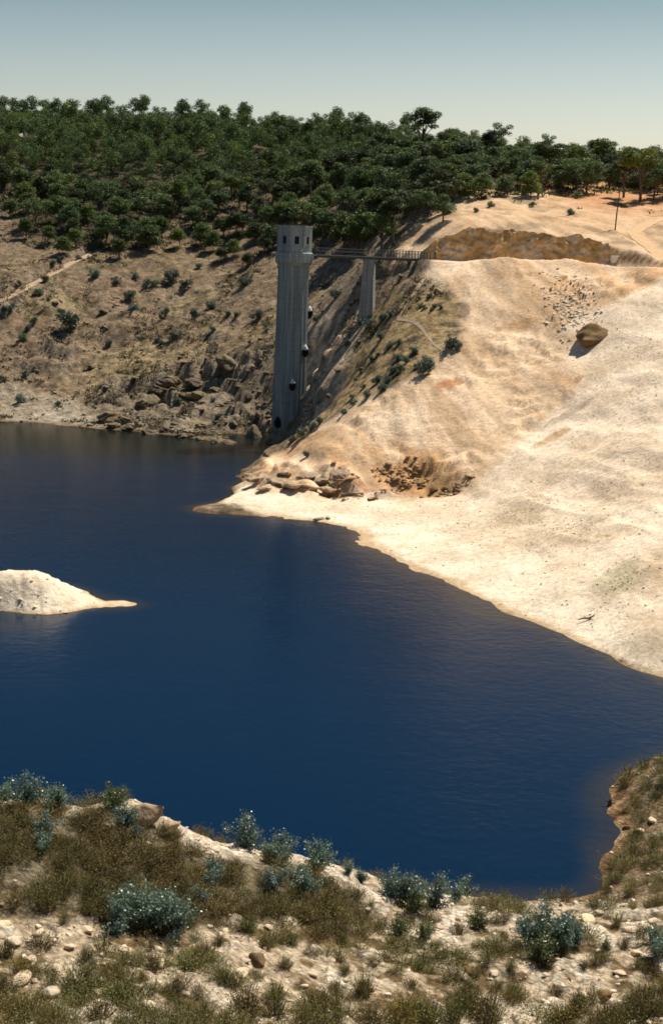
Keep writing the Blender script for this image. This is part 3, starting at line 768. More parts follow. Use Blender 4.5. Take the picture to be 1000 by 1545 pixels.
for i, (a_, b_, wpx) in enumerate(scrubs):
    p = hit(a_, b_)
    if p is None: print('scrub miss', a_, b_); continue
    s = wpx/FPX*p[1]/1.55*(1.35 if a_ < 425 else 1.12); k = i % 4
    o = thing('scrub_bush', '', 'bush', (p[0], p[1], p[2]-.1), rt.uniform(0, 6.28), 'bushes dotted over the far slopes', (s, s, s*rt.uniform(.85, 1.15)))
    link('stem', SP[k][0], o); link('foliage', SP[k][1], o)
    sz = 'large' if wpx > 19 else 'small' if wpx < 10 else 'middling'
    sitems.append((o, sz+' grey green bush'))
def szone(a_, b_):
    if a_ > 700: return 'on the bank above the rock cut'
    if a_ > 500 and b_ < 500: return 'beside the bridge pier'
    if a_ > 425: return 'on the spur right of the tower' if b_ < 600 else 'at the tower foot'
    r_ = 'high' if b_ < 440 else 'midway' if b_ < 530 else 'low'
    return r_+' on the hillside '+('far left' if a_ < 150 else 'left of the tower')
label_rows(sitems, szone)

# low ground cover over the far slopes
def cover(name, count, box, dens, size, c0, c1, mat, lb, seed, tall=.5, blades=10, cat='ground cover'):
    rg = np.random.default_rng(seed); uu = rg.uniform(box[0], box[1], count); Yy = rg.uniform(box[2], box[3], count); Xx = uu*Yy
    zz = height(Xx, Yy); a_, b_ = project(np.column_stack([Xx, Yy, zz])); keep = (rg.random(count) < dens(Xx, Yy, zz, a_, b_)) & (zz > .15)
    Xx, Yy, zz = Xx[keep], Yy[keep], zz[keep]; m_ = len(Xx)
    s = size*(.5+rg.random(m_)); P = np.repeat(np.column_stack([Xx, Yy, zz]), blades, 0); S_ = np.repeat(s, blades)
    off_ = rg.normal(size=(len(P), 3)); off_[:, 2] = np.abs(off_[:, 2])*tall; P = P+off_*S_[:, None]*.45
    V, F_ = leaf_quads(P, size*.55, rg, -.3, .45)
    tone = np.repeat(rg.random(m_), blades)*.6+.4*rg.random(len(P)); CC_ = c0+(c1-c0)*tone[:, None]
    print(name, m_)
    return link(name, to_mesh(name, V, F_, mat, False, np.repeat(CC_, 4, 0)), kind='stuff', label=lb, category=cat)
def d_hill(X_, Y_, z_, a_, b_):
    q = fbm(X_, Y_, 9, 3, 101)+.8*fbm(X_, Y_, 3, 3, 102)
    return sstep(-.05, .4, q)*.6*np.where(sdpoly(X_, Y_, TAN) > 1, 1, 0)*np.where(np.hypot(X_+7, Y_-250) < 4, 0, 1)
cover('dry_scrub', 70000, (-.3, .3, 235, 400), d_hill, .75, np.array([.045, .042, .024]), np.array([.15, .13, .07]), M_HEATH, 'low dry scrub and grass clinging to the hillside', 7)
WW = wpoly([(0,150,470),(1000,200,360),(1000,290),(860,292),(720,300),(600,330),(480,350),(400,345),(300,350),(200,375),(60,375),(0,300)])
def d_wood(X_, Y_, z_, a_, b_): return np.where(sdpoly(X_, Y_, WW) < 3, .75, 0.02)
cover('undergrowth', 26000, (-.3, .3, 290, 520), d_wood, 1.1, np.array([.035, .045, .018]), np.array([.13, .14, .055]), M_HEATH, 'dark undergrowth beneath the gum wood', 8)
def d_emb(X_, Y_, z_, a_, b_):
    q = fbm(X_, Y_, 8, 3, 111)+.5*fbm(X_, Y_, 2.5, 3, 112)
    pt = hit(935, 878); pt2 = hit(840, 800); pt3 = hit(780, 775)
    e = np.exp(-((X_-pt[0])**2/5+(Y_-pt[1])**2/16))*sstep(-.3, .3, fbm(X_, Y_, 1.5, 3, 113))+np.exp(-((X_-pt2[0])**2/20+(Y_-pt2[1])**2/30))*.45+np.exp(-((X_-pt3[0])**2+(Y_-pt3[1])**2)/16)*.5
    return np.where(sdpoly(X_, Y_, TAN) < 0, np.clip(e+.012*sstep(.2, .5, q), 0, 1)*.6, 0)
cover('weeds', 30000, (.0, .26, 105, 200), d_emb, .22, np.array([.07, .07, .02]), np.array([.30, .27, .11]), M_HEATH, 'sparse green weeds on the gravel slope', 9, blades=6)

# ------------------------------------------------------------------ rocks
def rock_arrays(seed, sub=3, cuts=9, rough=.12):
    import bmesh
    bm = bmesh.new(); bmesh.ops.create_icosphere(bm, subdivisions=sub, radius=1)
    V = np.array([v.co[:] for v in bm.verts]); F_ = np.array([[v.index for v in f.verts] for f in bm.faces]); bm.free()
    rg = np.random.default_rng(seed)
    V = V*(np.array([1, rg.uniform(.6, .95), rg.uniform(.5, .85)]))
    for _ in range(cuts):
        nn = rg.normal(size=3); nn /= np.linalg.norm(nn); dd = rg.uniform(.34, .7)
        e = V@nn-dd; V = V-np.where(e > 0, e, 0)[:, None]*nn*.93
    q = vnoise(V[:, 0]*3+seed, V[:, 1]*3+V[:, 2]*2.3, seed)+.5*vnoise(V[:, 0]*7, V[:, 1]*7+V[:, 2]*6, seed+3)
    V = V*(1+rough*q)[:, None]
    return V, F_
RK = [to_mesh('rock_shape', *rock_arrays(400+k, 3, 18, .05), M_ROCKP) for k in range(5)]
RKB = [to_mesh('rock_shape_brown', *rock_arrays(420+k), M_ROCKB) for k in range(3)]
RKG = [to_mesh('rock_shape_grey', *rock_arrays(440+k, 4, 12, .2), M_ROCKG) for k in range(4)]
def rock(name, meshes, px, py, wpx, look, cat, group, k=0, zs=.8, sink=.3, ys=1):
    p = hit(px, py)
    if p is None: p = at_z(px, py)
    s = wpx/FPX*p[1]/2
    me = meshes[k % len(meshes)]
    o = link(name, me, None, (p[0], p[1], p[2]+s*(zs*.5-sink)), category=cat, group=group, label=look)
    o.rotation_euler = (rt.uniform(-.2, .2), rt.uniform(-.2, .2), rt.uniform(0, 6.28)); o.scale = (s, s*ys, s*zs)
    return o
ritems = []
for i, (a_, b_, w_) in enumerate([(45,1450,34),(85,1462,28),(30,1480,40),(75,1500,46),(120,1478,30),(150,1500,34),(105,1430,26),(20,1420,30),(60,1408,24),(8,1395,26),(130,1405,26),(185,1435,22),(205,1490,26),(240,1455,26),(230,1520,34),
   (312,1440,24),(290,1430,16),(330,1462,26),(365,1470,30),(370,1450,18),(340,1405,16),(405,1400,22),(455,1390,20),(520,1398,18),(555,1372,14),(345,1320,12),(312,1273,18),(262,1248,20),(295,1262,16),(255,1225,18),
   (545,1430,26),(620,1450,28),(700,1475,36),(745,1470,22),(790,1545,52),(660,1400,22),(690,1395,16),(885,1390,30),(905,1378,20),(950,1405,34),(975,1400,24),(960,1440,30),(935,1470,22),(925,1515,30),(880,1500,24),(560,1490,26),
   (500,1450,20),(470,1470,18),(280,1500,20),(900,1540,26),(425,1530,22),(352,1535,26),(700,1372,20),(708,1380,16),(985,1390,20),(925,1188,9),(990,1145,12),(968,1165,9),(985,1240,20),(965,1255,22)]):
    ritems.append((rock('stone', RK, a_, b_, w_*1.3, '', 'stone', 'pale stones on the near bank', i, .5, .12), 'pale cream stone'))
for i, (a_, b_, w_) in enumerate([(388,1450,42),(912,1503,38),(710,1470,28),(690,1478,22),(12,1300,18),(850,1430,14),(855,1478,16),(690,1390,14),(275,1512,16),(945,1250,18),(455,1385,18),(655,1425,14)]):
    ritems.append((rock('stone', RKB, a_, b_, w_*1.1, '', 'stone', 'brown stones on the near bank', i, .8), 'brown stone'))
def rzone(a_, b_):
    r_ = 'on the bank crest' if b_ < 1300 else 'behind the saplings' if b_ < 1400 else 'among the tufts' if b_ < 1480 else 'along the lower edge'
    if a_ > 900 and b_ < 1300: return 'beside the small inlet at right'
    return r_+(' at left' if a_ < 330 else ' at centre' if a_ < 660 else ' at right')
label_rows(ritems, rzone)
RKT = [to_mesh('rock_shape_tan', *rock_arrays(463+k, 4, 24, .06), plain('tan_rock', (.40, .29, .18), .9, .35, 1.6, .9, .2)) for k in range(2)]
rock('boulder', RKT, 255, 1248, 70, 'low jagged tan rock just right of the large outcrop on the bank crest', 'boulder', 'outcrops', 1, .5, .25, .8)
o = rock('boulder', RKT, 216, 1240, 95, 'large pale tan rock outcrop on the crest of the near bank, left of centre', 'boulder', 'outcrops', 0, .75, .15, .8)
# crest outcrops
gitems = []
for i, (a_, b_, w_, zs) in enumerate([(382,664,44,1.1),(342,556,50,.8),(166,634,60,.55),(186,640,50,.6),(255,582,50,.55),(228,608,46,.6),(298,600,46,.55),(392,628,20,.8),(262,575,40,.5),(292,580,44,.5),(235,590,36,.6),(215,610,34,.6),(280,600,36,.5),(325,590,30,.5),(160,636,36,.6),(170,645,30,.6),(195,648,34,.5),(225,655,36,.5),(250,650,32,.5),(275,660,34,.5),
   (300,664,30,.5),(325,668,26,.5),(348,672,24,.5),(305,645,26,.6),(352,640,24,.6),(375,600,22,.7),(84,458,18,.5),(76,452,14,.5),(92,455,14,.5),(156,472,22,.6),(158,495,18,.6),(140,555,20,.5),(180,560,16,.5),(400,610,14,.6),(365,620,16,.6),
   (510,560,26,.5),(525,520,24,.6),(497,600,22,.6),(545,560,20,.7),(570,535,16,.6)]):
    k_ = rock('outcrop', RKG, a_, b_, w_, '', 'rock', 'grey rock outcrops on the far bank', i, zs, .15)
    gitems.append((k_, 'dark grey brown rock outcrop'))
def gzone(a_, b_):
    if a_ > 450: return 'in the gully behind the tower'
    if b_ > 630: return 'at the waterline of the far bank'
    return 'on the lower hillside' if b_ > 530 else 'high on the hillside at left'
label_rows(gitems, gzone)
RKL = [to_mesh('rock_shape_ledge', *rock_arrays(480+k, 4, 12, .2), plain('ledge_rock', (.36, .265, .175), .9, .4, 1.3, .9, .2, randv=.15)) for k in range(3)]
pitems = []
for i, (a_, b_, w_, zs) in enumerate([(372,718,22,.6),(388,725,34,.5),(415,728,44,.5),(440,735,46,.5),(465,738,50,.4),(500,742,56,.45),(512,720,44,.6),(535,748,44,.4),(430,716,34,.5),(460,722,36,.5),(486,728,40,.5),(400,738,34,.4),(480,784,22,.5),(495,783,14,.6),(560,752,22,.4)]):
    pitems.append((rock('outcrop', RKL, a_, b_, w_, '', 'rock', 'rock ledges on the point', i, zs*.75, .12), 'weathered rock ledge'))
label_rows(pitems, lambda a_, b_: 'on the point below the spur' if b_ < 760 else 'at the waterline of the point')
for i, (a_, b_, w_) in enumerate([(575,712,12),(602,715,14),(615,735,16),(635,738,18),(655,740,20),(675,738,18),(690,735,14),(590,700,10),(625,715,12),(645,722,14)]):
    pitems.append((rock('boulder', RKB, a_, b_, w_, '', 'boulder', 'boulders in the slump', i, .7), 'brown boulder'))
label_rows([q for q in pitems if q[1] == 'brown boulder'], lambda a_, b_: 'in the slumped bank below the bare slope')
# large brown boulder on the slope
p = hit(903, 512)
V, F_ = rock_arrays(544, 4, 12, .13)
o = link('boulder', to_mesh('boulder', V, F_, M_ROCKB), None, (p[0], p[1]+1.8, p[2]-1.0), category='boulder', label='large dark brown boulder half buried in the bare slope at right')
o.scale = (4.6, 4.0, 3.7); o.rotation_euler = (.1, .25, .5)
# island stones
iitems = []
for i, (a_, b_, w_) in enumerate([(170,905,13),(60,925,14),(98,924,14),(35,912,8),(110,905,9),(205,912,6),(70,908,5),(48,876,7),(126,893,10),(140,897,8)]):
    iitems.append((rock('stone', RK if i % 3 else RKG, a_, b_, w_, '', 'stone', 'stones on the island', i, .5), 'low stone'))
label_rows(iitems, lambda a_, b_: 'on the pale island')

# rock face of the cut behind the bench road: one long broken face with ledges
def rock_face():
    cols_, rows_ = 260, 34; V = []; CC_ = []
    P = np.array([(rx_(636, 253.4), 253.4), (rx_(690, 253), 253.0), (rx_(780, 252.4), 252.4), (rx_(860, 249.6), 249.6), (rx_(905, 246.8), 246.8), (rx_(940, 243.6), 243.6)])
    seg = np.concatenate([[0], np.cumsum(np.hypot(*(P[1:]-P[:-1]).T))]); 
    for i in range(cols_):
        s = i/(cols_-1); d_ = s*seg[-1]; X_ = np.interp(d_, seg, P[:, 0]); Y_ = np.interp(d_, seg, P[:, 1])
        prof = np.interp(s, [0, .08, .25, .42, .60, .78, .92, 1], [2.2, 4.6, 6.2, 6.4, 5.8, 5.4, 4.6, 1.6])
        prof *= 1+.22*float(fbm(np.array([d_]), np.array([0.]), 3.0, 3, 140)[0])
        for j in range(rows_):
            t = j/(rows_-1); 
            V.append((X_, Y_+t*1.5*(prof/4), 32.0+t*prof))
    V = np.array(V); q = ridged(V[:, 0]*1.0, V[:, 2]*.45+V[:, 1]*.3, 3.2, 4, 150); q2 = fbm(V[:, 0], V[:, 2]*1.2, .9, 3, 151)
    V[:, 1] -= q*.75+q2*.3-.35; V[:, 2] += q2*.15
    n_1 = fbm(V[:, 0], V[:, 2], 4.0, 4, 152); n_2 = fbm(V[:, 0], V[:, 2], 1.1, 4, 153)
    CC_ = mixc(np.repeat(np.array([[.64, .41, .18]]), len(V), 0), np.array([.74, .57, .38]), sstep(.02, .3, n_1*.7+n_2*.5))
    CC_ = mixc(CC_, np.array([.50, .28, .11]), sstep(.1, .5, -n_1))
    ii = np.arange(len(V)).reshape(cols_, rows_)
    Fq = np.stack([ii[:-1, :-1], ii[1:, :-1], ii[1:, 1:], ii[:-1, 1:]], -1).reshape(-1, 4)
    # give it a back so that it is a solid bank of rock
    B = V[ii[:, -1]].copy(); B[:, 1] += 3.0; B[:, 2] = np.minimum(B[:, 2], height(B[:, 0], B[:, 1])-.15); nb = len(V); V2 = np.vstack([V, B]); top = ii[:, -1]; bi = nb+np.arange(cols_)
    F2 = np.stack([top[:-1], top[1:], bi[1:], bi[:-1]], -1)
    link('rock_face', to_mesh('rock_face', V2, np.vstack([Fq, F2]), M_EMB, True, np.vstack([CC_, np.repeat(tanc[None]*.85, cols_, 0)])), kind='structure', label='brown rock face cut above the bench road')
rock_face()

# small rubble, uncountable
def rubble(name, spots, s, mat, lb, seed, tone=(.8, 1.15), base=(.6, .5, .37)):
    rg = np.random.default_rng(seed); shapes = [rock_arrays(500+k, 2, 9, .14) for k in range(6)]
    VV, FF, CC_ = [], [], []; off = 0
    for i, (p, sz) in enumerate(zip(spots, s)):
        V, F_ = shapes[i % 6]; a_ = rg.uniform(0, 6.28); c_, s_ = math.cos(a_), math.sin(a_)
        q = np.column_stack([V[:, 0]*c_-V[:, 1]*s_, V[:, 0]*s_+V[:, 1]*c_, V[:, 2]*.6])*sz
        VV.append(q+p+np.array([0, 0, sz*.15])); FF.append(F_+off); off += len(V)
        CC_.append(np.repeat(np.array(base)[None]*rg.uniform(*tone), len(V), 0))
    link(name, to_mesh(name, np.concatenate(VV), np.concatenate(FF), mat, False, np.concatenate(CC_)), kind='stuff', label=lb, category='rubble')
M_RUB = plain('rubble_stone', (1, 1, 1), .9, .2, 4, .3, .03, attr=True)
def spots(count, box, dens, seed, smin, smax, pw=2.5):
    rg = np.random.default_rng(seed); Yy = rg.uniform(box[2], box[3], count); Xx = rg.uniform(box[0], box[1], count)*Yy
    zz = height(Xx, Yy); keep = (rg.random(count) < dens(Xx, Yy, zz)) & (zz > .02)
    P = np.column_stack([Xx, Yy, zz])[keep]; return P, smin+(smax-smin)*rg.random(len(P))**pw
he_f = lambda X_, Y_: sdpoly(X_, Y_, HEATHW)
P, s = spots(8000, (-.3, .3, 40, 92), lambda X_, Y_, Z_: (.06+.8*sstep(-.25, .3, fbm(X_, Y_, 3.0, 3, 83)))*np.where(he_f(X_, Y_) < 0, .15, 1)*np.where(Y_ > 72, .35, 1), 21, .035, .22, 3.0)
rubble('rubble', P, s, M_RUB, 'cream broken stones strewn over the near bank', 22, (.75, 1.25), (.62, .51, .37))
print('rubble', len(P))
st1 = hit(858, 462)
P, s = spots(9000, (.0, .26, 105, 250), lambda X_, Y_, Z_: np.where(sdpoly(X_, Y_, TAN) < 0, .05+np.where(sdpoly(X_, Y_, GRAVEL) < 0, .2, 0), 0), 23, .05, .22, 3)
P2, s2 = spots(1500, (-.3, -.06, 118, 135), lambda X_, Y_, Z_: .2+0*X_, 25, .05, .3, 3)
rg = np.random.default_rng(9); q = rg.normal(size=(800, 2))*np.array([2.0, 5.5])+st1[:2]; P3 = np.column_stack([q, height(q[:, 0], q[:, 1])]); s3 = .08+.34*rg.random(800)**2.5
rubble('gravel', np.vstack([P, P2, P3]), np.concatenate([s, s2, s3]), M_RUB, 'pale loose stones over the bare slope and island', 24, (.85, 1.1), (.78, .66, .50))
P, s = spots(6000, (-.3, .05, 236, 300), lambda X_, Y_, Z_: np.where(sdpoly(X_, Y_, ROCKY) < 1, .3, .05)*np.where(sdpoly(X_, Y_, TAN) > 0, 1, 0), 26, .15, .9, 2.5)
rubble('broken_rock', P, s, M_RUB, 'broken grey rock along the foot of the far hillside', 27, (.5, 1.0), (.30, .235, .16))

P, s = spots(26000, (.0, .14, 170, 215), lambda X_, Y_, Z_: np.where(sdpoly(X_, Y_, SLUMP) < .5, .55, np.where(sdpoly(X_, Y_, PROMROCK) < .3, .35, 0))*sstep(-.3, .3, fbm(X_, Y_, 3, 3, 95)), 28, .06, .55, 3)
rubble('clods', P, s, M_RUB, 'brown clods and broken rock slumped below the bare slope', 29, (.4, 1.3), (.42, .26, .13))

# ------------------------------------------------------------------ near bank vegetation
SAPS = []
for k in range(4):
    rg = np.random.default_rng(600+k); st = MB(); Pl = []; tones = []
    for i in range(13):
        a_ = rg.uniform(0, 6.28); r_ = rg.uniform(.1, 1.1); hh = rg.uniform(.5, 1.5)*(1.15-.35*r_)
        top = np.array([r_*math.cos(a_), r_*math.sin(a_), hh]); mid = top*np.array([.4, .4, .5])
        st.tube([(0, 0, -.1), tuple(mid), tuple(top)], [.028, .018, .006], 5)
        nl = 170; t = .22+.80*rg.random(nl)**.9
        c = np.where(t[:, None] < .5, mid*(t[:, None]*2), mid+(top-mid)*((t[:, None]-.5)*2))
        Pl.append(c+rg.normal(size=(nl, 3))*(.12)*np.array([1, 1, .9])); tones.append(np.clip(t*.7+.3*rg.random(nl)-.1*rg.random(), 0, 1))
    Pl = np.concatenate(Pl); Pl[:, 2] = np.maximum(Pl[:, 2], .03); tones = np.concatenate(tones)
    V, F_ = leaf_quads(Pl, .085, rg, 0, .8)
    c0 = np.array([.030, .065, .042]); c1 = np.array([.19, .275, .215])
    if k == 3: c0 = np.array([.04, .06, .02]); c1 = np.array([.16, .19, .07])
    SAPS.append((st.mesh('sapling_stem', M_BARK, True), to_mesh('sapling_leaves', V, F_, M_SAP, False, np.repeat(c0+(c1-c0)*tones[:, None], 4, 0))))
saps = [(40,1215,70,0),(85,1222,60,1),(68,1262,55,0),(65,1285,45,2),(10,1208,45,1),(170,1222,55,3),(190,1245,50,0),(205,1262,30,1),(372,1280,75,0),(325,1330,50,2),(315,1345,40,1),(408,1302,50,1),(430,1298,60,2),(478,1312,65,0),(410,1345,55,2),(462,1350,60,0),(448,1330,40,2),
        (185,1402,95,0),(225,1405,100,1),(260,1408,90,2),(245,1385,60,0),(300,1365,40,2),(590,1352,60,0),(610,1362,70,1),(655,1368,70,2),(625,1375,50,3),(700,1352,45,0),(690,1358,40,1),(820,1432,95,0),(850,1432,90,1),(800,1420,60,2),(868,1425,50,1),(990,1440,60,2),(545,1330,30,1),
        (720,1400,50,3),(600,1410,45,3),(665,1345,40,0),(525,1318,30,2),(640,1415,40,3),(912,1434,30,3),(815,1448,70,3)]
vitems = []
for a_, b_, w_, k in saps:
    p = hit(a_, b_)
    if p is None: print('sap miss', a_, b_); continue
    s = w_/FPX*p[1]/2.0*1.08
    o = thing('gum_sapling', '', 'sapling' if k != 3 else 'shrub', (p[0], p[1], p[2]-.05), rt.uniform(0, 6.28), 'young blue green gum saplings on the near bank' if k != 3 else 'green shrubs on the near bank', (s, s, s*1.0))
    if k == 3: o.name = 'green_shrub'
    link('stem', SAPS[k][0], o); link('foliage', SAPS[k][1], o)
    vitems.append((o, ('big ' if w_ > 80 else 'small ' if w_ < 46 else '')+('blue green gum sapling' if k != 3 else 'dark green shrub')))
def vzone(a_, b_):
    r_ = 'against the water' if b_ < 1310 else 'midway down the bank' if b_ < 1380 else 'in the foreground'
    return r_+(' at left' if a_ < 330 else ' at centre' if a_ < 660 else ' at right')
label_rows(vitems, vzone)

def tuft_mesh(seed, nbl, c0, c1, wd=.012, h=1.0, spread=.45):
    rg = np.random.default_rng(seed); a_ = rg.uniform(0, 6.28, nbl); r_ = spread*rg.random(nbl)**.6; hh = h*(.45+.55*rg.random(nbl))*(1.1-.6*(r_/spread)**2)
    b = np.column_stack([r_*.6*np.cos(a_), r_*.6*np.sin(a_), np.zeros(nbl)-.05]); tp = np.column_stack([r_*1.35*np.cos(a_), r_*1.35*np.sin(a_), hh])+rg.normal(size=(nbl, 3))*np.array([.13, .13, .05])
    sd = rg.normal(size=(nbl, 3)); sd[:, 2] = 0; sd /= np.linalg.norm(sd, axis=1)[:, None]; sd *= wd
    V = np.stack([b-sd*.6, b+sd*.6, tp+sd*.5, tp-sd*.5], 1).reshape(-1, 3); F_ = np.arange(4*nbl).reshape(-1, 4)
    # small leaves along the twigs
    m_ = nbl*6; i_ = rg.integers(0, nbl, m_); t = .25+.8*rg.random(m_); Pp = b[i_]+(tp-b)[i_]*t[:, None]+rg.normal(size=(m_, 3))*.05
    V2, F2 = leaf_quads(Pp, .062, rg, 0, .5)
    tone = np.concatenate([np.repeat(rg.random(nbl), 4), np.repeat(np.clip(t-.2+.3*rg.random(m_), 0, 1), 4)])
    return to_mesh('heath_tuft', np.vstack([V, V2]), np.vstack([F_, F2+len(V)]), M_HEATH, False, c0+(c1-c0)*tone[:, None])
brown0, brown1 = np.array([.066, .054, .020]), np.array([.285, .235, .090]); gre0, gre1 = np.array([.045, .050, .016]), np.array([.20, .195, .065])
TM = [tuft_mesh(700, 190, brown0, brown1), tuft_mesh(701, 160, gre0, gre1), tuft_mesh(702, 210, brown0*.9, brown1*.8, h=.8, spread=.6), tuft_mesh(703, 180, gre0, (gre1+brown1)/2, h=.75, spread=.65)]
hcount = 0; hit_items = []
tl = [(548,1500,32,42),(415,1505,40,30),(270,1490,34,30),(330,1480,30,34),(232,1460,30,30),(375,1405,34,30),(30,1530,60,40),(90,1545,50,40),(150,1535,50,36),(10,1440,36,26),(60,1430,40,30),(200,1545,50,36),(370,1530,60,50),(415,1535,50,44),(460,1545,46,40),(490,1520,36,28),(605,1545,60,50),(640,1545,60,50),(560,1545,50,40),(705,1530,60,60),(735,1545,60,60),(680,1545,50,44),(770,1510,34,30),(815,1545,60,44),(850,1545,50,40),(870,1520,36,30),(980,1525,50,50),(960,1545,60,44),(1000,1500,40,30),(515,1425,26,22),(575,1400,30,22),(545,1410,22,20),(505,1495,26,22),(520,1470,24,22),(620,1490,26,20),(600,1465,22,18),(750,1440,28,22),(770,1465,26,20),(825,1455,36,20),(900,1450,26,22),(940,1430,24,18),(880,1460,20,16),(840,1500,24,20),(650,1470,22,18),(35,1465,30,24),(130,1450,34,26),(170,1470,34,30),(190,1455,28,22),(215,1480,24,22),(300,1450,26,22),(350,1490,26,26),(385,1475,24,22),(430,1460,26,22),(440,1425,30,24),(480,1410,34,22),(470,1440,24,20),(400,1430,26,20),(330,1425,24,20),(285,1465,22,20),(565,1450,20,16),(590,1430,20,16),(660,1445,18,16),(690,1440,20,16),(720,1430,22,18),(790,1400,24,20),(760,1420,22,20),(985,1470,30,28),(965,1460,22,20),(1005,1440,26,22),(930,1395,22,16),(860,1400,20,14),(985,1365,26,14),(950,1350,26,14),(930,1330,26,14),(975,1310,26,14),(1000,1330,30,16),(960,1290,22,12),(990,1205,24,12),(960,1215,22,12),(975,1185,20,10),(945,1225,18,10),(1000,1180,24,12),(250,1500,24,22),(120,1520,30,26),(60,1510,24,20),(510,1545,30,30),(900,1545,36,30),(925,1545,30,26),(530,1385,30,22),(500,1380,34,26),(610,1395,30,22),(650,1392,26,22),(690,1410,30,20)]
tit = []
for i, (a_, b_, w_, h_) in enumerate(tl):
    p = hit(a_, min(b_, 1560))
    if p is None: continue
    k = i % 4; sx = w_/FPX*p[1]/1.05; sz = h_/FPX*p[1]*1.12
    o = link('heath_tuft', TM[k], None, (p[0], p[1], p[2]-.03), category='tuft', group='heath tufts on the near bank'); o.scale = (sx, sx, sz); o.rotation_euler[2] = rt.uniform(0, 6.28)
    tit.append((o, ('wide ' if w_ > 45 else 'low ' if h_ < 20 else '')+('brown' if k in (0, 2) else 'olive')+' heath tuft'))
label_rows(tit, rzone)
# heath mass
def heath_mass(count, box, dens, lb, seed, name='heath'):
    rg = np.random.default_rng(seed); Yy = rg.uniform(box[2], box[3], count); Xx = rg.uniform(box[0], box[1], count)*Yy; zz = height(Xx, Yy)
    keep = (rg.random(count) < dens(Xx, Yy, zz)) & (zz > .25); Xx, Yy, zz = Xx[keep], Yy[keep], zz[keep]
    VV, CC_ = [], []
    data = []
    for me in TM:
        nv = len(me.vertices); co = np.empty(nv*3, np.float32); me.vertices.foreach_get('co', co); cc = np.empty(nv*4, np.float32); me.color_attributes['Col'].data.foreach_get('color', cc)
        data.append((co.reshape(-1, 4, 3)[::2].reshape(-1, 3), cc.reshape(-1, 4, 4)[::2].reshape(-1, 4)[:, :3]))
    br = fbm(Xx, Yy, 2.5, 3, seed+5)
    for i in range(len(Xx)):
        co, cc = data[(0, 2)[i % 2] if br[i]+rg.normal()*.15 > -.12 else (1, 3)[i % 2]]
        a_ = rg.uniform(0, 6.28); c_, s_ = math.cos(a_), math.sin(a_); s = rg.uniform(.55, 1.3); hgt = rg.uniform(.4, .85)
        VV.append(np.column_stack([(co[:, 0]*c_-co[:, 1]*s_)*s+Xx[i], (co[:, 0]*s_+co[:, 1]*c_)*s+Yy[i], co[:, 2]*hgt+zz[i]])); CC_.append(cc*rg.uniform(.75, 1.25))
    VV = np.concatenate(VV); print(name, len(Xx))
    link(name, to_mesh(name, VV, np.arange(len(VV)).reshape(-1, 4), M_HEATH, False, np.concatenate(CC_)), kind='stuff', label=lb, category='heath')
heath_mass(4400, (-.3, .3, 42, 72), lambda X_, Y_, Z_: np.where(he_f(X_, Y_)+1.2*fbm(X_, Y_, 2, 3, 44) < .3, .1+.85*sstep(-.3, .0, fbm(X_, Y_, 1.8, 3, 47)), 0), 'dense brown and olive heath on the left of the near bank', 31)
heath_mass(6500, (-.3, .3, 40, 95), lambda X_, Y_, Z_: np.where(he_f(X_, Y_) > 0, (.17*sstep(66, 71, Y_)*sstep(14, 16, X_)*sstep(-.2, .2, fbm(X_, Y_, 2.2, 3, 48))*2+.1*sstep(62, 68, Y_)+.03+.28*sstep(49, 45, Y_))+.42*sstep(.12, .42, fbm(X_, Y_, 2.6, 3, 46)), 0), 'scattered low heath between the pale stones', 33, 'low_heath')

# ------------------------------------------------------------------ intake tower
TB = at(436, 660, 250.0); TX, TY = TB[0]-.15, 250.0
PH = R(10)
def octa(rad, z, rot=0, c=(0, 0)):
    # vertices of an octagon whose facet normals point at -Y turned by PH (+45k)
    out = []
    for k in range(8):
        a_ = -math.pi/2+PH+R(22.5)+k*math.pi/4
        out.append((c[0]+rad*math.cos(a_), c[1]+rad*math.sin(a_), z))
    return out
tw = thing('intake_tower', 'tall grey octagonal concrete intake tower standing in the lake edge', 'tower', (TX, TY, 0))
PX = 250.0/FPX
rb, rtp = 3.06, 2.74
zc = 31.4
mb = MB(); mb.ring([octa(rb*1.02, -7), octa(rb*1.0, 0), octa(rb*.985, 8), octa((rb+rtp)/2, 16), octa(rtp*1.01, 24), octa(rtp, zc)], True)
sh_ = link('shaft', mb.mesh('shaft', M_TOWER), tw)
# ribs running up the facets
for k in range(8):
    a_ = -math.pi/2+PH+k*math.pi/4
    mbr = MB()
    for off in (-.55, .55):
        rings = []
        for zz_, rr in ((1.6, rb*.998), (8, rb*.985), (16, (rb+rtp)/2), (24, rtp*1.01), (zc-.2, rtp)):
            ap = rr*math.cos(R(22.5)); nx, ny = math.cos(a_), math.sin(a_); txx, tyy = -ny, nx; q = []
            for (t_, d_) in ((-.13, -.05), (.13, -.05), (.13, .09), (-.13, .09)):
                q.append((nx*(ap+d_)+txx*(off+t_), ny*(ap+d_)+tyy*(off+t_), zz_))
            rings.append(q)
        mbr.ring(rings)
    link('rib', mbr.mesh('rib', M_TOWER), tw)
# plinth just above the water
mb = MB(); mb.ring([octa(rb+.22, -6), octa(rb+.22, 1.1), octa(rb+.03, 1.5)], True); link('plinth', mb.mesh('plinth', M_TOWER), tw)
# corbelled band
mb = MB(); mb.ring([octa(rtp-.02, zc-.75), octa(3.34, zc), octa(3.36, zc+1.55), octa(3.12, zc+1.75), octa(2.95, zc+1.76)], True); link('corbel', mb.mesh('corbel', M_TOWER), tw)
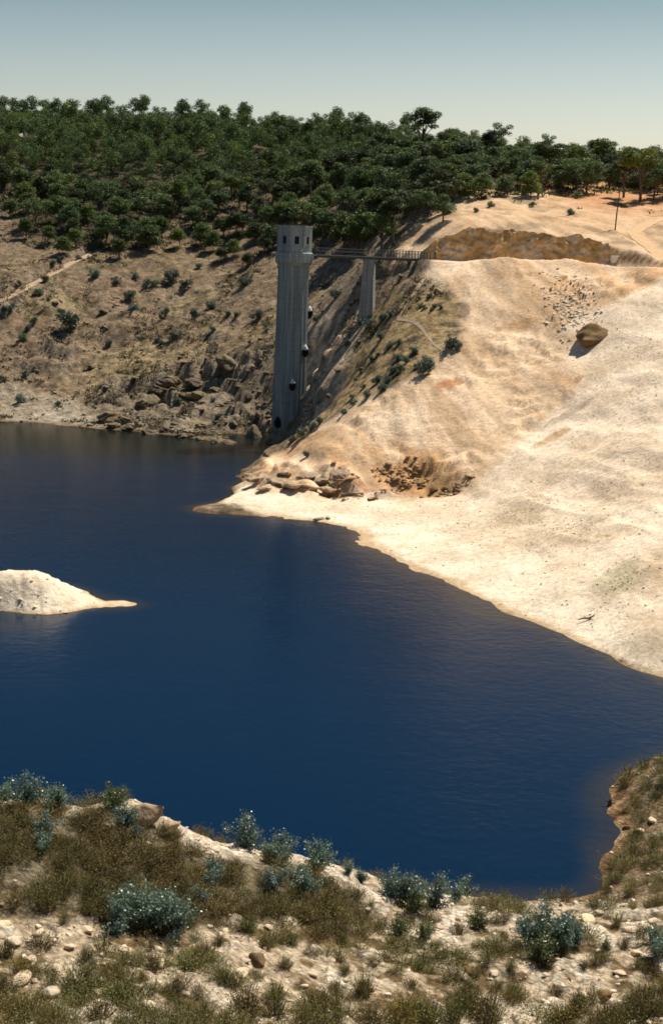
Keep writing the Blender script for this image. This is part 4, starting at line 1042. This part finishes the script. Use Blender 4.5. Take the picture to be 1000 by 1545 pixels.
# head: walls with real openings, floor, roof slab and parapet
ztop = 37.4; z0 = zc+1.74; R1, R2 = 3.10, 2.82
hd = MB()
wz0, wz1 = zc+3.1, zc+4.4; ww = .37
for k in range(8):
    a0 = -math.pi/2+PH+R(22.5)+(k-1)*math.pi/4; a1 = a0+math.pi/4
    def W_(rad, s, z_):
        p0 = Vector((rad*math.cos(a0), rad*math.sin(a0), 0)); p1 = Vector((rad*math.cos(a1), rad*math.sin(a1), 0)); q = p0.lerp(p1, s); return (q.x, q.y, z_)
    h0, h1 = .5-ww/2.37, .5+ww/2.37
    if k in (0,): pass
    for (s0, s1, za, zb) in ((0, h0, z0, ztop), (h1, 1, z0, ztop), (h0, h1, z0, wz0), (h0, h1, wz1, ztop)):
        V = [W_(R1, s0, za), W_(R1, s1, za), W_(R1, s1, zb), W_(R1, s0, zb), W_(R2, s0, za), W_(R2, s1, za), W_(R2, s1, zb), W_(R2, s0, zb)]
        hd.add(V, [(0,1,2,3),(7,6,5,4),(0,3,7,4),(1,5,6,2),(3,2,6,7),(0,4,5,1)])
link('head_wall', hd.mesh('head_wall', M_TOWER), tw)
mb = MB(); mb.ring([octa(2.78, ztop-1.3), octa(2.78, ztop-1.0)], True); link('roof_slab', mb.mesh('roof_slab', M_TOWER), tw)
mb = MB(); mb.ring([octa(2.78, z0+.03), octa(2.78, z0+.13)], True); link('floor_slab', mb.mesh('floor_slab', M_DECK), tw)
mb = MB()
outer = [octa(3.20, ztop-.02), octa(3.20, ztop+.22)]; inner = [octa(2.75, ztop+.22), octa(2.75, ztop-.02)]
mb.ring(outer+inner+[outer[0]], False); link('coping', mb.mesh('coping', M_TOWER), tw)
mb = MB(); mb.ring([octa(1.5, z0+.14), octa(1.5, ztop-1.31)], True); link('machinery_housing', mb.mesh('machinery_housing', M_VOID), tw)
for k in range(8):
    a_ = -math.pi/2+PH+k*math.pi/4; ap = R1*math.cos(R(22.5)); nx, ny = math.cos(a_), math.sin(a_)
    mb = MB(); fr = .06
    for (t_, zz_, sw, sz_) in ((-ww, (wz0+wz1)/2, fr, wz1-wz0), (ww, (wz0+wz1)/2, fr, wz1-wz0), (0, wz0, ww*2, fr), (0, wz1, ww*2, fr), (0, (wz0+wz1)/2, fr, wz1-wz0)):
        mb.box((nx*(ap-.14)-ny*t_, ny*(ap-.14)+nx*t_, zz_), (sw, .08, sz_), a_+math.pi/2)
    wf = link('window_frame', mb.mesh('window_frame', M_STEEL), tw)
    mb = MB(); mb.box((nx*(ap-.19), ny*(ap-.19), (wz0+wz1)/2), (ww*2, .02, wz1-wz0), a_+math.pi/2); link('pane', mb.mesh('pane', M_VOID), wf)
    mb = MB(); mb.box((nx*(ap+.05), ny*(ap+.05), wz0-.1), (ww*2+.2, .22, .1), a_+math.pi/2); link('sill', mb.mesh('sill', M_TOWER), wf)
# inlet ports spiralling down: hooded gratings
for (kf, zz_) in ((2, 23.0), (1, 16.4), (0, 10.6), (-1, 3.9)):
    a_ = -math.pi/2+PH+kf*math.pi/4; ap = (rb+(rtp-rb)*zz_/zc)*math.cos(R(22.5)); nx, ny = math.cos(a_), math.sin(a_)
    mb = MB(); cx_, cy_ = nx*(ap+.45), ny*(ap+.45)
    def circ(r_, z_, c=(cx_, cy_), m_=14): return [(c[0]+r_*math.cos(2*math.pi*j/m_), c[1]+r_*math.sin(2*math.pi*j/m_), z_) for j in range(m_)]
    mb.ring([circ(.2, zz_-1.15), circ(.5, zz_-.75), circ(.55, zz_+.1)], True)
    po = link('inlet_port', mb.mesh('inlet_port', M_DARK), tw)
    mb = MB(); mb.ring([circ(.50, zz_+.1), circ(.46, zz_+.3), circ(.26, zz_+.7), circ(.08, zz_+1.0)], True)
    hm = link('hood', mb.mesh('hood', M_WHITE if kf != -1 else M_DARK, True), po)
    mb = MB()
    for j in range(10):
        b_ = 2*math.pi*j/10; mb.box((cx_+.57*math.cos(b_), cy_+.57*math.sin(b_), zz_-.35), (.05, .05, .8), b_)
    link('grating', mb.mesh('grating', M_DARK), po)
# lamp on the head
a_ = -math.pi/2+PH; nx, ny = math.cos(a_), math.sin(a_); ap = 3.34*math.cos(R(22.5))
mb = MB(); mb.box((nx*(ap+.12)-ny*.85, ny*(ap+.12)+nx*.85, zc+2.05), (.26, .3, .5), a_+math.pi/2); mb.box((nx*(ap-.1)-ny*.85, ny*(ap-.1)+nx*.85, zc+2.2), (.1, .5, .08), a_+math.pi/2)
link('floodlight', mb.mesh('floodlight', M_WHITE), tw)
# door landing on the right
mb = MB(); mb.box((3.15, -.1, BRIDGE_Z-.12), (1.3, 2.0, .22)); mb.box((3.0, -1.0, BRIDGE_Z-.55), (.9, .18, .7)); link('landing', mb.mesh('landing', M_DECK), tw)

# ------------------------------------------------------------------ footbridge
bx0, bx1 = TX+3.82, rx_(649, 249.6); by0, by1 = TY-.1, 249.6
BL = math.hypot(bx1-bx0, by1-by0); ba = math.atan2(by1-by0, bx1-bx0)
br = thing('footbridge', 'long thin steel footbridge with railings from the tower to the bank', 'bridge', (bx0, by0, BRIDGE_Z), ba)
mb = MB(); mb.box((BL/2, 0, -.06), (BL, 2.1, .12)); link('deck', mb.mesh('deck', M_DECK), br)
for sy in (-.7, .7):
    mb = MB(); mb.box((BL/2, sy, -.32), (BL, .12, .4)); mb.box((BL/2, sy, -.50), (BL, .26, .05)); link('girder', mb.mesh('girder', M_STEEL), br)
kx = int(BL/.52)
for sy in (-1.0, 1.0):
    for zz_, nm in ((1.12, 'handrail'), (.62, 'midrail')):
        mb = MB(); mb.tube([(0, sy, zz_), (BL, sy, zz_)], .04, 6); link(nm, mb.mesh(nm, M_STEEL), br)
    for i in range(kx+1):
        xx_ = BL*i/kx; mb = MB(); mb.box((xx_, sy, .6), (.08, .07, 1.2)); mb.box((xx_, sy+.06*(1 if sy > 0 else -1), .03), (.14, .14, .1))
        link('post', mb.mesh('post', M_STEEL), br)
for sx_ in (.5,):
    mb = MB()
    for i in range(kx): mb.box((BL*(i+.5)/(kx), 0, -.2), (.1, 1.4, .12))
    link('cross_beams', mb.mesh('cross_beams', M_STEEL), br)
# ------------------------------------------------------------------ pier
pxy = at(557, 400, 250)[0]
pb = float(height(np.array([pxy]), np.array([249.7]))[0]); pass
pr_ = thing('bridge_pier', 'tapering concrete pier holding up the footbridge midway', 'pier', (pxy, 250.2, 0))
mb = MB()
def rect(wx_, wy_, z_, ox=0): return [(ox-wx_/2, -wy_/2, z_), (ox+wx_/2, -wy_/2, z_), (ox+wx_/2, wy_/2, z_), (ox-wx_/2, wy_/2, z_)]
zt = BRIDGE_Z-.82
mb.ring([rect(3.1, 2.3, pb-5, -.12), rect(2.65, 2.0, pb-.5, -.08), rect(1.75, 1.5, zt)], True)
o = link('column', mb.mesh('column', M_PIER), pr_); o.rotation_euler[2] = R(-14)
mb = MB(); mb.box((0, 0, zt+.14), (2.15, 1.9, .28)); o = link('cap', mb.mesh('cap', M_PIER), pr_); o.rotation_euler[2] = R(-14)
# abutment
abx = bx1+.3
az = float(height(np.array([abx]), np.array([249.6]))[0])
ab = thing('abutment', 'small concrete abutment where the footbridge meets the dirt road', 'abutment', (abx+.3, 249.6, az))
mb = MB(); mb.box((0, 0, -.9), (1.4, 2.6, 2.0)); link('footing', mb.mesh('footing', M_PIER), ab)
for sy in (-1.1, 1.1):
    mb = MB(); mb.box((.2, sy, .6), (.16, .16, 1.3)); mb.ring([[(.2-.12, sy-.12, 1.25), (.2+.12, sy-.12, 1.25), (.2+.12, sy+.12, 1.25), (.2-.12, sy+.12, 1.25)], [(.2-.03, sy-.03, 1.4), (.2+.03, sy-.03, 1.4), (.2+.03, sy+.03, 1.4), (.2-.03, sy+.03, 1.4)]]); link('post', mb.mesh('post', M_STEEL), ab)

# ------------------------------------------------------------------ utility pole, block, driftwood
p = hit(927, 347)
up_ = thing('utility_pole', 'thin brown timber utility pole at the edge of the ochre track', 'utility pole', tuple(p))
mb = MB(); mb.tube([(0, 0, -.8), (.12, 0, 3), (.3, .1, 5.2), (.42, .12, 7.4)], [.13, .12, .10, .07], 8); link('pole', mb.mesh('pole', M_WOOD, True), up_)
mb = MB(); mb.box((.42, .05, 7.1), (1.3, .1, .12), .5); ca = link('crossarm', mb.mesh('crossarm', M_WOOD), up_)
for t_ in (-.6, .6):
    mb = MB(); mb.tube([(.42+t_*.9*math.cos(.5), .05+t_*.9*math.sin(.5), 7.16), (.42+t_*.9*math.cos(.5), .05+t_*.9*math.sin(.5), 7.34)], [.05, .035], 6); link('insulator', mb.mesh('insulator', M_WHITE), ca)
p = hit(930, 394)
V, F_ = rock_arrays(777, 3, 4, .04)
mb = MB(); mb.ring([rect(1.75, 1.2, -.3), rect(1.7, 1.15, .75), rect(1.5, 1.0, .9)]); o = link('concrete_block', mb.mesh('concrete_block', M_WHITE), None, (p[0], p[1]+.5, p[2]), category='concrete block', label='small white concrete block at the right foot of the rock face'); o.rotation_euler = (0, .03, .25)
p = hit(884, 936)
mb = MB(); mb.tube([(-.75, 0, .05), (-.3, .05, .18), (.2, 0, .22), (.6, -.05, .45), (.75, 0, .62)], [.05, .08, .09, .07, .03], 6); mb.tube([(.2, 0, .22), (.55, .1, .15), (.85, .15, .32)], [.06, .045, .02], 5); mb.tube([(-.1, .02, .2), (-.2, .1, .45)], [.04, .015], 5)
link('driftwood', mb.mesh('driftwood', M_WOOD, True), None, tuple(p), category='driftwood', label='dark forked driftwood branch lying on the pale gravel slope above the water')
p = at_z(918, 1216)
mb = MB(); mb.tube([(0, 0, -.5), (.05, 0, .3), (.12, .05, .55)], [.16, .12, .05], 7); mb.tube([(.03, 0, .2), (-.3, .05, .45)], [.07, .02], 5); mb.tube([(.05, 0, .1), (.4, -.1, .3)], [.06, .02], 5)
link('stump', mb.mesh('stump', M_WOOD, True), None, tuple(p), category='stump', label='dark drowned stump poking from the water beside the small inlet')

# ------------------------------------------------------------------ light, sky, camera
SUN_EL, SUN_AZ = 59.0, 41.0         # azimuth turned right of straight ahead
sd = Vector((math.cos(R(SUN_EL))*math.sin(R(SUN_AZ)), math.cos(R(SUN_EL))*math.cos(R(SUN_AZ)), math.sin(R(SUN_EL))))
sl = bpy.data.lights.new('sun', 'SUN'); sl.energy = 4.2; sl.angle = R(.5); sl.color = (1, .93, .80)
so = bpy.data.objects.new('sun', sl); COL.objects.link(so); so.rotation_euler = sd.to_track_quat('Z', 'Y').to_euler()
wd = bpy.data.worlds.new('World'); S.world = wd; wd.use_nodes = True; nt = wd.node_tree
bg = nt.nodes['Background']; sk = nt.nodes.new('ShaderNodeTexSky'); sk.sky_type = 'NISHITA'; sk.sun_disc = False
sk.sun_elevation = R(SUN_EL); sk.sun_rotation = R(SUN_AZ); sk.altitude = 300; sk.air_density = 1.0; sk.dust_density = 4.0; sk.ozone_density = 1.0
hs = nt.nodes.new('ShaderNodeHueSaturation'); hs.inputs['Saturation'].default_value = 1.0
mx_ = nt.nodes.new('ShaderNodeMix'); mx_.data_type = 'RGBA'; mx_.blend_type = 'MULTIPLY'; mx_.inputs[0].default_value = 1; 
gtc = nt.nodes.new('ShaderNodeTexCoord'); gsp = nt.nodes.new('ShaderNodeSeparateXYZ'); nt.links.new(gtc.outputs['Generated'], gsp.inputs[0])
nt.links.new(ramp(nt, gsp.outputs[2], [(.03, (1.75, 1.62, 1.38)), (.085, (1.6, 1.52, 1.32)), (.13, (1.12, 1.16, 1.05)), (.185, (.56, .72, .68)), (.32, (.24, .42, .58)), (.7, (.26, .44, .60))]), mx_.inputs[7])
nt.links.new(sk.outputs[0], hs.inputs['Color']); nt.links.new(hs.outputs[0], mx_.inputs[6]); nt.links.new(mx_.outputs[2], bg.inputs[0]); bg.inputs[1].default_value = .07

cam = bpy.data.cameras.new('camera'); co_ = bpy.data.objects.new('camera', cam); COL.objects.link(co_)
cam.sensor_fit = 'VERTICAL'; cam.sensor_height = 36; cam.lens = FPX*36/H0; cam.clip_start = .5; cam.clip_end = 4000
Mx = Matrix(((Rv[0], Uv[0], -Fv[0], 0), (Rv[1], Uv[1], -Fv[1], 0), (Rv[2], Uv[2], -Fv[2], EYE[2]), (0, 0, 0, 1)))
co_.matrix_world = Mx; S.camera = co_
S.view_settings.view_transform = 'Standard'; S.view_settings.look = 'None'; S.view_settings.gamma = 1; S.view_settings.exposure = .5
S.render.film_transparent = False
S.cycles.filter_width = 1.7
